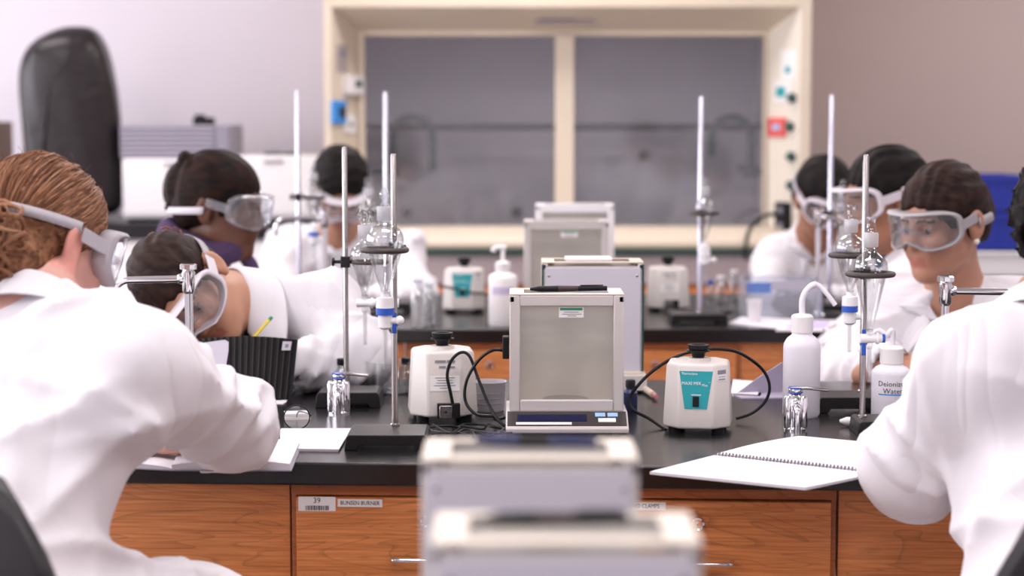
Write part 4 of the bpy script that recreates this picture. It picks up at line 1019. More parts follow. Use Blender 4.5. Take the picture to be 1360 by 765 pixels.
# far ring stands on the middle bench
cz = BP(929, 431); yr = cz.y + 0.08
fr_ = P(936, 283, yr - 0.03)
ring_stand((cz.x, cz.y + 0.07), 0.155, 0.13, (P(930, 300, yr).x, yr), P(931, 128, yr).z, 'out-of-focus ring stand in front of the fume hood sash', rings=[(fr_.z, fr_.x, fr_.y, 0.036, True)], rr=0.0068, rodmat='alu')
sep_funnel((fr_.x, fr_.y, fr_.z + 0.003), 'out-of-focus separatory funnel with white collar in front of the fume hood sash', bulb=0.030, kind='pear', stop=('ptfe', 1), cone=0.085, knob='tube', tail=0.05)
for (u_, vt, Y_, lab, flab, ru, rv) in ((396.5, 120, 5.75, 'out-of-focus ring stand between the braided-hair student and the leaning student', 'blurred funnel on the stand beside the braided-hair student', 408, 262), (513, 122, 5.65, 'out-of-focus tall rod stand rising behind the in-focus funnel', 'blurred funnel against the bent student, behind the in-focus funnel', 499, 282), (1102.5, 126, 5.6, 'out-of-focus ring stand rising beside the far tap in front of the dark-haired student', 'blurred funnel in front of the dark-haired student by the far tap', 1108, 285)):
    xx = P(u_, 300, Y_).x; c = P(ru, rv, Y_ - 0.01)
    ring_stand((xx, Y_ - 0.02), 0.15, 0.13, (xx, Y_), P(u_, vt, Y_).z, lab, rings=[(c.z, c.x + (0.02 if ru > u_ else -0.02), Y_ - 0.03, 0.034, True)], rr=0.0068, rodmat='alu')
    sep_funnel((c.x + (0.02 if ru > u_ else -0.02), Y_ - 0.03, c.z + 0.003), flab, bulb=0.030, kind='pear', stop=('blue', 1), cone=0.08, knob='tube', tail=0.04)

# ------------------------------------------------------------------ taps
def gas_tap(u, v, label, mirror=1):
    c = BP(u, v)
    t = thing('gas_tap', label, 'gas tap', (c.x, c.y + 0.02, HB), 0, 'bench gas taps')
    MB().lathe([(.0215, 0), (.0215, .003), (.017, .006), (.0165, .052), (.014, .060), (.009, .066)], 24).build('body', 'chrome', t)
    for sx in (-1, 1): MB().lathe([(.0075, .004), (.0085, .008), (.0085, .056), (.006, .062)], 16, 0, (sx * .0135, -.006, 0)).build('column', 'chrome', t)
    MB().lathe([(.0085, 0), (.0085, .006), (.006, .010)], 16, 0, (0, -.012, .044), (0, -1, -.1)).build('nozzle', 'chrome', t)
    MB().tube(spline([(0, -.018, .043), (0, -.026, .039), (0, -.028, .030), (0, -.028, .0)], 6), .0062, 12).build('outlet', 'chrome', t)
    k_ = MB(); k_.lathe([(.011, .066), (.0125, .069), (.0125, .073), (.011, .076), (.006, .077)], 18, 0); ko = k_.build('valve_stem', 'chrome', t)
    for zz in (.0675, .0755): MB().torus((0, 0, zz), .0118, .0016, n=24, k=8).build('index_ring', 'blue', ko)
    lv = MB().loft([[(x, y + w_, z + h_) for w_, h_ in ((-.007, -.003), (.007, -.003), (.007, .003), (-.007, .003))] for x, y, z in ((0, 0, .074), (.018 * mirror, -.004, .076), (.058 * mirror, -.008, .073))])
    lv.build('lever', 'steel', t, bevel=0.002)
    return t
gas_tap(449, 551, 'chrome gas tap with blue ring beside the paper stack')
gas_tap(1058, 573, 'chrome gas tap with blue ring beside the spiral notebook')

def water_tap(x, y, ztop, dirx, label, length=0.135, r=0.0075):
    t = thing('water_tap', label, 'tap', (x, y, HB), 0, 'bench water taps')
    zt = ztop - HB
    MB().lathe([(.022, 0), (.022, .006), (.014, .012), (r + .001, .016)], 20).build('flange', 'chrome', t)
    MB().lathe([(r, .012), (r, zt - .055), (r + .004, zt - .05), (r + .005, zt - .016), (r + .002, zt - .012)], 18).build('post', 'chrome', t)
    hd = MB().lathe([(r + .001, zt - .014), (r + .008, zt - .010), (r + .008, zt - .002), (r + .005, zt)], 10)
    hd.build('handle', 'chrome', t, angle=20)
    zs = zt - .028
    MB().lathe([(.0095, 0), (.0095, .008), (.0075, .012)], 14, 0, (dirx * r, 0, zs), (dirx, 0, 0)).build('spout_nut', 'chrome', t)
    pts = [(dirx * r, 0, zs), (dirx * (length * .8), 0, zs - .002)]
    arc = [(dirx * (length * .8 + .028 * math.sin(a)), 0, zs - .002 - .028 * (1 - math.cos(a))) for a in [PI / 2 * i / 6 for i in range(1, 7)]]
    MB().tube(pts + arc + [(dirx * (length * .8 + .028), 0, zs - .05)], .0065, 12).build('spout', 'chrome', t)
    return t
q = P(1256, 366, 3.55); water_tap(q.x, 3.55, q.z, 1, 'chrome water tap reaching towards the curly-haired student')
q = P(250, 350, 3.55); water_tap(q.x, 3.55, q.z, -1, 'chrome water tap standing in front of the bent student\'s face')
q = P(431, 276, 5.45); water_tap(q.x, 5.45, q.z, -1, 'out-of-focus chrome water tap in front of the leaning far student')
q = P(1087, 276, 5.45); water_tap(q.x, 5.45, q.z, 1, 'out-of-focus chrome water tap beside the far dark-haired student')

# ------------------------------------------------------------------ bottles
def wash_bottle(loc, r, h, label, tube_dir=1, text=None, loop=0.05):
    t = thing('wash_bottle', label, 'wash bottle', loc)
    MB().lathe([(r * .9, 0), (r, .006), (r, h * .78), (r * .97, h * .83), (r * .8, h * .89), (r * .56, h * .93), (r * .54, h)], 32).build('body', 'ldpe', t, angle=60)
    MB().lathe([(r * .57, h * .955), (r * .60, h * .96), (r * .60, h + .022), (r * .5, h + .026), (r * .2, h + .028)], 28).build('cap', 'white_plastic', t)
    z0 = h + .024
    MB().tube(spline([(0, 0, z0), (0.0, 0, z0 + .03), (tube_dir * .010, 0, z0 + loop), (tube_dir * .026, 0, z0 + loop + .008), (tube_dir * .042, -.004, z0 + loop - .006), (tube_dir * .060, -.008, z0 + loop - .03)], 8), [.0058] * 24 + [.0045] * 17, 10).build('spout_tube', 'ldpe', t)
    if text:
        m_ = MB()
        for (s_, z_, sz) in text:
            # bend the lettering round the bottle
            tmp = MB().text(s_, sz, Matrix.Identity(4), 0, extrude=0.0)
            vs_ = [((r + .0004) * math.sin(p[0] / r), -(r + .0004) * math.cos(p[0] / r), z_ + p[1]) for p in tmp.v]
            m_.add(vs_, tmp.f, 0)
        for (z_, mi) in ((h * .46, 1),):
            n = 12; a0, a1 = -.75, .75
            vs_ = [((r + .0005) * math.sin(a0 + (a1 - a0) * i / n), -(r + .0005) * math.cos(a0 + (a1 - a0) * i / n), z_ + dz) for i in range(n + 1) for dz in (0, .0022)]
            m_.add(vs_, [(2 * i, 2 * i + 2, 2 * i + 3, 2 * i + 1) for i in range(n)], 1)
        m_.build('print', ['ink', 'sky_blue'], t, smooth=False)
    return t
c = BP(1067, 556); wash_bottle((c.x, c.y + .03, HB), .0345, .165, 'tall milky wash bottle behind the chrome gas tap')
c = BP(1187, 562); wb = wash_bottle((c.x, c.y + .03, HB), .036, .112, 'milky wash bottle printed Deionized Water beside the curly-haired student', tube_dir=-1, text=[('Deionized', .072, .0135), ('Water', .059, .0135)], loop=.022)
wb.rotation_euler = (0, 0, R(-6))
# pump bottle on the middle bench
c = BP(668, 434)
pb = thing('pump_bottle', 'white pump dispenser bottle with blurred label on the middle bench', 'bottle', (c.x, c.y + .04, HB))
MB().lathe([(.036, 0), (.039, .006), (.039, .125), (.036, .135), (.022, .142), (.018, .145), (.018, .15)], 28).build('body', 'white_plastic', pb, angle=60)
MB().lathe([(.020, .148), (.021, .15), (.021, .168), (.012, .172)], 20).build('collar', 'white_plastic', pb)
pm = MB().cyl((0, 0, .17), (0, 0, .205), .006); pm.build('pump_stem', 'white_plastic', pb)
MB().tube(spline([(.008, 0, .207), (0, 0, .209), (-.02, 0, .208), (-.028, 0, .198)], 5), .0065, 10).build('pump_head', 'white_plastic', pb)
n = 10; m_ = MB()
vs_ = [(.0395 * math.sin(-.8 + 1.6 * i / n), -.0395 * math.cos(-.8 + 1.6 * i / n), z) for i in range(n + 1) for z in (.085, .105)]
m_.add(vs_, [(2 * i, 2 * i + 2, 2 * i + 3, 2 * i + 1) for i in range(n)], 0)
M['faint_print'] = mat('faint_lavender_print', (0.55, 0.48, 0.66), 0.6)
m_.build('label_print', 'faint_print', pb)
# small clear vials and bottles
def vial(u, v, r, h, label, capm='black', z=HB, dy=0.0, lid=0.012):
    c = BP(u, v, z)
    t = thing('glass_vial', label, 'vial', (c.x, c.y + r + dy, z))
    MB().lathe([(r * .9, 0), (r, .003), (r, h * .72), (r * .62, h * .84), (r * .6, h), (r * .55, h), (r * .57, h * .84), (r * .93, h * .72), (r * .93, .005), (0, .004)], 20, cap0=True, cap1=False).build('body', 'glass', t, angle=60)
    MB().lathe([(r * .68, h - lid * .6), (r * .70, h - lid * .55), (r * .70, h + lid * .4), (r * .62, h + lid * .45)], 18).build('cap', capm, t)
    return t
vial(449, 536, .016, .070, 'small clear vial with black cap behind the chrome gas tap', dy=0.09)
vial(541, 520, .019, .062, 'small clear vial with dark cap beside the rear mixer', dy=0.0)
vial(555, 436, .020, .125, 'blurred clear plastic bottle at the middle bench edge', 'clear_plastic')
vial(570, 433, .018, .11, 'blurred clear bottle beside the vortex mixer with teal panel', 'clear_plastic')
# translucent grey beaker behind the cables
c = BP(650, 548)
bk_ = thing('plastic_beaker', 'milky grey plastic beaker behind the black cables', 'beaker', (c.x, c.y + .03, HB))
MB().lathe([(.026, 0), (.028, .004), (.030, .052), (.033, .056), (.030, .056), (.027, .006), (0, .005)], 26, cap1=False).build('cup', 'beaker', bk_, angle=60)
for zz in (.015, .025, .035): MB().torus((0, 0, zz), .0288 + zz * .03, .0005, n=26, k=4).build('graduation', 'ink_grey', bk_)
# glass dish between stand and vortexer (large clear beaker on its side of the mixer)
c = BP(516, 528)
gb = thing('glass_beaker', 'large clear glass beaker behind the in-focus ring stand rod', 'beaker', (c.x, c.y + .06, HB))
MB().lathe([(.045, 0), (.048, .005), (.048, .062), (.051, .066), (.047, .066), (.0465, .006), (0, .004)], 32, cap1=False).build('wall', 'glass', gb, angle=60)
c = BP(838, 548)
kb = thing('dark_bottle', 'short dark bottle behind the in-focus balance', 'bottle', (c.x, c.y + .02, HB))
MB().lathe([(.012, 0), (.0135, .003), (.0135, .036), (.008, .042), (.008, .048)], 18).build('body', 'pen_blue', kb); MB().lathe([(.0095, .046), (.0095, .058), (.008, .06)], 16).build('cap', 'black', kb)
a_, b_ = BP(856, 516, HB + .008), BP(872, 527, HB + .008)
mk = thing('marker_stub', 'short yellow marker with pink end behind the in-focus balance', 'marker', (a_ + b_) / 2)
MB().cyl(a_ - (a_ + b_) / 2, (b_ - a_) * .22, .0065).build('barrel', 'cream', mk); MB().cyl((b_ - a_) * .22, (b_ - a_) * .5, .0045).build('end', mat('pink_end', (.55, .2, .22), .6), mk)

# ------------------------------------------------------------------ paper, notebooks, folder
def sheet_block(name, corners, th, label, cat, z0, curl=None, mats=('paper', 'page_edge')):
    """pile of paper with real corners (x, y) and thickness"""
    cx = sum(c[0] for c in corners) / len(corners); cy = sum(c[1] for c in corners) / len(corners)
    t = thing(name, label, cat, (cx, cy, z0))
    return t, [(c[0] - cx, c[1] - cy) for c in corners]
def grid_pages(mb, A, B, C_, D_, th, prof, mi=0, n=14):
    """page block spanned by A-B (front) and D-C (back), thickness th*prof(t) along A->B"""
    rows_t = []; rows_b = []
    for i in range(n + 1):
        t = i / n; h = prof(t)
        f = A.lerp(B, t); b = D_.lerp(C_, t)
        rows_t.append((f + Vector((0, 0, h)), b + Vector((0, 0, h)))); rows_b.append((f, b))
    o = len(mb.v)
    vs_ = []
    for (a, b), (c, d) in zip(rows_t, rows_b): vs_ += [a, b, c, d]
    fs = []; ms = []
    for i in range(n):
        k = 4 * i
        fs += [(k, k + 4, k + 5, k + 1)]; ms.append(0)
        fs += [(k + 2, k + 3, k + 7, k + 6), (k, k + 2, k + 6, k + 4), (k + 1, k + 5, k + 7, k + 3)]; ms += [1, 1, 1]
    fs += [(0, 1, 3, 2), (4 * n, 4 * n + 2, 4 * n + 3, 4 * n + 1)]; ms += [1, 1]
    mb.v += [tuple(p) for p in vs_]; mb.f += [tuple(i + o for i in f) for f in fs]; mb.m += ms
# stack of loose sheets in front of the gas tap
cs = [BP(372, 599), BP(449, 600), BP(466, 572), BP(372, 572)]
t, lc = sheet_block('paper_stack', [(c.x, c.y) for c in cs], .004, 'thin stack of blank white paper beside the in-focus ring stand base', 'paper', HB)
for k in range(3):
    m_ = MB().prism([(x + .0008 * k, y - .0006 * k) for x, y in lc], .0016 * k, .0016 * k + .0015); m_.build('sheet', 'paper', t, smooth=False)
cs = [BP(340, 536), BP(376, 537), BP(391, 519), BP(340, 518)]
t, lc = sheet_block('loose_sheet', [(c.x, c.y) for c in cs], .001, 'single white sheet by the cuff of the red-haired student', 'paper', HB)
MB().prism(lc, 0, .0012).build('sheet', 'paper', t, smooth=False); MB().prism([(x * .97 + .004, y * .97 + .004) for x, y in lc], .0012, .0020).build('sheet', 'paper', t, smooth=False)
# open notebook below the red-haired student's arm
A_, B_, C__, D__ = BP(150, 621), BP(300, 629), BP(318, 593), BP(172, 587)
ctr = (A_ + C__) / 2
nbk = thing('open_notebook', 'open white notebook under the arm of the red-haired student', 'notebook', (ctr.x, ctr.y, HB))
loc_ = lambda p: Vector((p.x - ctr.x, p.y - ctr.y, 0))
m_ = MB(); grid_pages(m_, loc_(A_), loc_(BP(228, 625)), loc_(BP(248, 590)), loc_(D__), 1, lambda t: .003 + .006 * math.sin(PI * min(1, .35 + t * .65)) ** .6); m_.build('page_block', ['paper', 'page_edge'], nbk)
m_ = MB(); grid_pages(m_, loc_(BP(228, 625)), loc_(BP(385, 625)), loc_(BP(398, 595)), loc_(BP(248, 590)), 1, lambda t: .004 + .012 * math.sin(PI * min(1, .1 + t * .75)) ** .7); m_.build('page_block', ['paper', 'page_edge'], nbk)
MB().prism([(loc_(p).x, loc_(p).y) for p in (BP(148, 621.5), BP(228, 625.5), BP(387, 626), BP(400, 594), BP(248, 588), BP(170, 586))], 0, .0012).build('cover', 'grey_box', nbk, smooth=False)
# glasses and small pad
c = BP(398, 556)
pad = thing('sticky_notepad', 'small cream notepad lying behind the folded spectacles', 'notepad', (c.x, c.y, HB), R(8))
for k in range(4): MB().bb(-.028, .020 - .001 * k, -.016, .022, .003 * k, .003 * k + .0028).build('sheet_bundle', 'paper' if k % 2 else 'cream_light', pad, bevel=0.0004)
c = BP(394, 572)
gl = thing('spectacles', 'black round-rimmed spectacles standing beside the paper stack', 'glasses', (c.x, c.y + .004, HB), R(6))
for sx in (-1, 1):
    cc = (-.026 + sx * .026, 0, .0235)
    pts = [(cc[0] + .023 * math.cos(a), 0, cc[2] + .0215 * math.sin(a)) for a in [2 * PI * i / 32 for i in range(32)]]
    MB().tube(pts, .0013, 8, closed=True).build('rim', 'black', gl)
    MB().prism([(p[0], p[2]) for p in pts], -.0006, .0006, 0, Matrix.Rotation(PI / 2, 4, 'X')).build('spectacle_lens', 'glass', gl, smooth=False)
    xh = .024 if sx > 0 else -.0755
    MB().tube(spline([(xh, 0, .026), (xh, .01, .027), (xh + (-.02 if sx > 0 else .02), .09, .020), (xh + (-.025 if sx > 0 else .025), .12, .006)], 6), .0013, 6).build('temple', 'black', gl)
MB().tube(spline([(-.030, 0, .027), (-.026, -.001, .031), (-.022, 0, .027)], 5), .0013, 6).build('bridge', 'black', gl)
# spiral notebook on the right
s0_, s1_ = BP(950, 602, HB + .006), BP(1165, 626, HB + .006)
k0, k1 = BP(863, 625, HB + .006), BP(1070, 646, HB + .006)
f0_, f1_ = BP(1062, 578, HB + .006), BP(1262, 596, HB + .006)
ctr = (s0_ + s1_) / 2
spn = thing('spiral_notebook', 'open white spiral notebook overhanging the edge of the in-focus bench', 'notebook', (ctr.x, ctr.y, HB))
L2 = lambda p: Vector((p.x - ctr.x, p.y - ctr.y, 0))
m_ = MB(); grid_pages(m_, L2(k0), L2(s0_) * .985 + L2(k0) * .015, L2(s1_) * .985 + L2(k1) * .015, L2(k1), 1, lambda t: .0045 - .001 * t); m_.build('page_block', ['paper', 'page_edge'], spn)
m_ = MB(); grid_pages(m_, L2(s0_) * .985 + L2(f0_) * .015, L2(f0_), L2(f1_), L2(s1_) * .985 + L2(f1_) * .015, 1, lambda t: .005 + .003 * math.sin(PI * t)); m_.build('page_block', ['paper', 'page_edge'], spn)
wr = MB(); a, b = L2(s0_), L2(s1_); n = 46; pts = []
dirv = (b - a).normalized(); sdv = Vector((-dirv.y, dirv.x, 0))
for i in range(n * 10 + 1):
    t = i / (n * 10); an = 2 * PI * i / 10
    pts.append(a.lerp(b, t) + Vector((0, 0, .0045 + .0042 * math.sin(an))) + sdv * (.0048 * math.cos(an)))
wr.tube(pts, .0008, 5); wr.build('spiral_binding', 'wire', spn)
m_ = MB()                                            # faint ruled handwriting lines on the upper page
rnd = random.Random(3)
for k in range(9):
    v0 = .12 + k * .095; y_a = .10 + rnd.random() * .05; y_b = y_a + rnd.uniform(.25, .6)
    e0 = L2(s0_).lerp(L2(f0_), v0); e1 = L2(s1_).lerp(L2(f1_), v0)
    p_, q_ = e0.lerp(e1, y_a), e0.lerp(e1, y_b); dd = sdv * .0009
    hz = .0052 + .003 * math.sin(PI * v0)
    m_.add([p_ - dd + Vector((0, 0, hz)), q_ - dd + Vector((0, 0, hz)), q_ + dd + Vector((0, 0, hz)), p_ + dd + Vector((0, 0, hz))], [(0, 1, 2, 3)])
M['pencil_line'] = mat('pencil_line', (0.72, 0.69, 0.74), 0.9)
m_.build('pencil_lines', 'pencil_line', spn, smooth=False)
# white cloth / tube in front of the rear right stand
c = BP(1137, 566)
tb = thing('white_dropper', 'white plastic dropper lying beside the right-hand stand rod', 'dropper', (c.x, c.y, HB + .009))
MB().lathe([(.003, 0), (.008, .012), (.009, .045), (.0075, .06), (.004, .064)], 14, 0, (-.03, 0, 0), (1, -.12, .0)).build('bulb', 'white_plastic', tb); MB().cyl((.03, -.007, 0), (.075, -.013, -.004), .004).build('tip', 'white_plastic', tb)
# tilted grey-lavender booklet by the wash bottle
c = BP(1013, 529)
bo = thing('leaning_booklet', 'grey lavender booklet standing half open behind the tall wash bottle', 'booklet', (c.x, c.y + .06, HB), R(18))
M['lavender_card'] = mat('lavender_card', (0.36, 0.32, 0.42), 0.55)
bo_ = MB(); bo_.prism([(-.055, .0), (.07, .0), (.07, .058), (.05, .062), (0.0, .035)], -.0015, .0015, 0, Matrix.Rotation(PI / 2, 4, 'X')); bo_.build('cover', 'lavender_card', bo, smooth=False)
MB().prism([(-.06, .0), (.066, .0), (.06, -.09), (-.066, -.06)], 0.0, .003).build('open_cover', 'lavender_card', bo, smooth=False)
c = BP(984, 521)
t, lc = sheet_block('folded_sheet', [(BP(u_, v_).x, BP(u_, v_).y) for u_, v_ in ((972, 526), (1010, 528), (1014, 509), (974, 506))], .003, 'white folded sheet behind the mixer with teal panel', 'paper', HB)
MB().prism(lc, 0, .003).build('sheet', 'paper', t, smooth=False); MB().prism([(x * .95 - .003, y * .9) for x, y in lc], .003, .005).build('flap', 'paper', t, smooth=False)

# black ribbed folder in front of the bent student
fy = 3.80
a, b = P(232, 450, fy), P(388, 452, fy)
fw_ = b.x - a.x; fh = P(330, 449, fy).z - HB
fd = thing('ribbed_folder', 'black ribbed folder standing open before the bent student, white label on it', 'folder', ((a.x + b.x) / 2, fy, HB), R(2))
n = 40; rings = []
def fold_y(s_): return .018 * math.cos(s_ * PI) * -1 + .0
vs_, fs = [], []
for i in range(n + 1):
    s_ = -1 + 2 * i / n
    x = s_ * fw_ / 2
    top_ = fh + .0 + .012 * (1 - (s_ - .1) ** 2) - .012 - (.018 if s_ < -.9 else 0)
    y = .02 * s_ * s_ + (.0012 if i % 2 else -.0012)
    xt = x * 1.0 + (.014 if True else 0) * (s_ * .5)
    vs_ += [(x * .96, y, 0), (xt, y + .03, max(top_, .01)), (x * .96, y + .004, 0), (xt, y + .034, max(top_, .01))]
for i in range(n):
    k = 4 * i
    fs += [(k, k + 4, k + 5, k + 1), (k + 2, k + 3, k + 7, k + 6), (k + 1, k + 5, k + 7, k + 3), (k, k + 2, k + 6, k + 4)]
fs += [(0, 1, 3, 2), (4 * n, 4 * n + 2, 4 * n + 3, 4 * n + 1)]
M['ribbed_black'] = mat('ribbed_black_plastic', (0.009, 0.008, 0.009), 0.45, spec=0.2)
MB().add(vs_, fs).build('panel', 'ribbed_black', fd, angle=15)
M['pinstripe'] = mat('folder_ridge', (0.035, 0.026, 0.026), 0.45, spec=0.3)  # ridges a little paler and browner than the panel
for i in range(2, n - 1, 2):
    s_ = -1 + 2 * i / n; x = s_ * fw_ / 2; y = .02 * s_ * s_
    top_ = fh + .012 * (1 - (s_ - .1) ** 2) - .012
    xt = x + .014 * (s_ * .5)
    MB().tube([(x * .96, y - .0018, .002), (xt, y + .0282, top_ - .001)], .0009, 5).build('ridge', 'pinstripe', fd)
def on_folder(s_, z): 
    x = s_ * fw_ / 2; y = .02 * s_ * s_
    top_ = fh + .012 * (1 - (s_ - .1) ** 2) - .012; k = z / top_
    return Vector((x * .96 + (.04 * x + .007 * s_) * k, y + .03 * k - .0042, z))
q = MB(); pts = [on_folder(s_, z) for s_, z in ((-.56, .020), (-.22, .012), (-.10, fh - .026), (-.10, fh - .010), (-.16, fh - .006), (-.50, fh - .012))]
q.add(pts, [tuple(range(6))], 0)
for k in range(4):
    pts = [on_folder(-.46 + .03 * j, fh * (.3 + .13 * k)) + Vector((0, -.0006, 0)) for j in (0, 1)]
q2 = [on_folder(s_, z) + Vector((0, -.0006, 0)) for s_, z in ((-.44, .03), (-.40, .03), (-.37, fh - .03), (-.41, fh - .03))]
q.add(q2, [(0, 1, 2, 3)], 1)
M['label_lav'] = mat('lavender_white_label', (0.62, 0.58, 0.66), 0.5)
q.build('paper_label', ['label_lav', 'ink_grey'], fd, smooth=False, solidify=.0004)
q = MB(); pts = [on_folder(s_, z) for s_, z in ((.76, fh - .028), (.90, fh - .029), (.91, fh - .012), (.77, fh - .011))]; q.add(pts, [(0, 1, 2, 3)], 0)
pts = [on_folder(s_, z) + Vector((0, -.0006, 0)) for s_, z in ((.81, fh - .023), (.86, fh - .0235), (.865, fh - .017), (.815, fh - .0165))]; q.add(pts, [(0, 1, 2, 3)], 1)
q.build('square_sticker', ['label_lav', 'ink_grey'], fd, smooth=False, solidify=.0004)

# ------------------------------------------------------------------ clutter on the middle bench
c0, c1 = BP(992, 424), BP(1092, 424)
bn = thing('clear_bin', 'out-of-focus clear plastic bin with blue tape holding dark things', 'bin', ((c0.x + c1.x) / 2, c0.y, HB))
w = c1.x - c0.x; hh = .105; d_ = .2; tk = .003
for nm, bx_ in (('wall_panel', (-w / 2, w / 2, 0, tk, 0, hh)), ('wall_panel', (-w / 2, w / 2, d_ - tk, d_, 0, hh)), ('wall_panel', (-w / 2, -w / 2 + tk, 0, d_, 0, hh)), ('wall_panel', (w / 2 - tk, w / 2, 0, d_, 0, hh)), ('bottom_panel', (-w / 2, w / 2, 0, d_, 0, tk))):
    MB().bb(*bx_).build(nm, 'clear_plastic', bn, smooth=False)
M['tape'] = mat('blue_tape', (.12, .22, .55), .6)
M['grey_band'] = mat('grey_lid_band', (.45, .43, .50), .5)
MB().bb(-w / 2 - .003, -w / 2 + .065, -.002, 0, hh - .032, hh - .004).build('tape', 'tape', bn); MB().bb(-w / 2 + .065, w / 2, -.0025, 0, hh - .024, hh).build('rim_band', 'grey_band', bn)
M['dark_navy'] = mat('dark_navy_cloth', (.012, .014, .035), .8)
gd = thing('goggle_bundle', 'dark navy bundle inside the clear plastic bin', 'bundle', ((c0.x + c1.x) / 2 + .03, c0.y + .09, HB + .003))
MB().sphere((0, 0, .03), .03, 14, 0, (1.9, 1.6, 1.0)).build('cloth', 'dark_navy', gd); MB().sphere((.02, -.02, .055), .012, 10, 0, (2, 1, .7)).build('fold', 'dark_navy', gd); MB().torus((-.025, -.02, .056), .018, .004, (0, 1, .6), 18, 6).build('loop', 'dark_navy', gd)
c = BP(1001, 428, HB)
cu_ = thing('paper_cup', 'blurred white cup in front of the clear bin', 'cup', (c.x - .003, c.y - .03, HB))
MB().lathe([(.015, 0), (.0155, .002), (.020, .062), (.0215, .064), (.019, .064), (.0145, .004), (0, .003)], 20, cap1=False).build('cup_wall', 'white_plastic', cu_, angle=60)
MB().torus((0, 0, .063), .0205, .0013, n=22, k=6).build('cup_rim', 'white_plastic', cu_)
for k, (u_, v_, r_, h_, lab, cm) in enumerate(((958, 402, .017, .075, 'blurred small bottle with white cap beside the far ring stand', 'white_plastic'), (976, 398, .016, .085, 'blurred small bottle with pale cap in front of the far cupboard', 'white_plastic'), (992, 396, .018, .06, 'blurred short jar with dark cap behind the white cup', 'pen_blue'), (944, 396, .013, .05, 'blurred tiny vial behind the far ring stand rod', 'blue'))):
    vial(u_, v_, r_, h_, lab, cm)
t, lc = sheet_block('paper_sheets', [(BP(u_, v_).x, BP(u_, v_).y) for u_, v_ in ((968, 430), (1035, 437), (1060, 426), (985, 422))], .003, 'blurred white sheets in front of the clear bin', 'paper', HB)
MB().prism(lc, 0, .003).build('sheet', 'paper', t, smooth=False); MB().prism([(x * .8 + .02, y * .8) for x, y in lc], .003, .005).build('sheet', 'paper', t, smooth=False)
t, lc = sheet_block('lavender_sheets', [(BP(u_, v_).x, BP(u_, v_).y) for u_, v_ in ((1030, 440), (1120, 441), (1130, 427), (1062, 427))], .003, 'blurred pile of white paper with lavender top behind the tall wash bottle', 'paper', HB)
MB().prism(lc, 0, .004).build('sheet', 'paper', t, smooth=False); MB().prism([(x * .6 - .02, y * .7) for x, y in lc], .004, .006).build('sheet', 'faint_print', t, smooth=False)
# ------------------------------------------------------------------ people: signed-distance modelling, meshed with surface nets
BIG = 9.0
def _smin(a, b, k):
    if k <= 0: return np.minimum(a, b)
    h = np.maximum(k - np.abs(a - b), 0.0) / k
    return np.minimum(a, b) - h * h * k * 0.25
def cap(a, b, r0, r1=None, k=0.03, op=1, fold=None):
    return dict(t='cap', a=Vector(a), b=Vector(b), r0=r0, r1=r0 if r1 is None else r1, k=k, op=op, fold=fold)
def ell(c, r, X=None, k=0.03, op=1):
    return dict(t='ell', c=Vector(c), r=Vector(r), X=X, k=k, op=op)
def ecap(a, b, ra, rb, side, k=0.04, op=1, fold=None):
    return dict(t='ecap', a=Vector(a), b=Vector(b), ra=ra, rb=rb, side=Vector(side), k=k, op=op, fold=fold)
def xf(prims, Mh, H):
    """move prims from a head frame (matrix Mh, origin H) to the world"""
    out = []
    for p in prims:
        q = dict(p)
        if p['t'] == 'cap': q['a'] = H + Mh @ p['a']; q['b'] = H + Mh @ p['b']
        else: q['c'] = H + Mh @ p['c']; q['X'] = Mh @ (p['X'] if p['X'] is not None else Matrix.Identity(3))
        out.append(q)
    return out
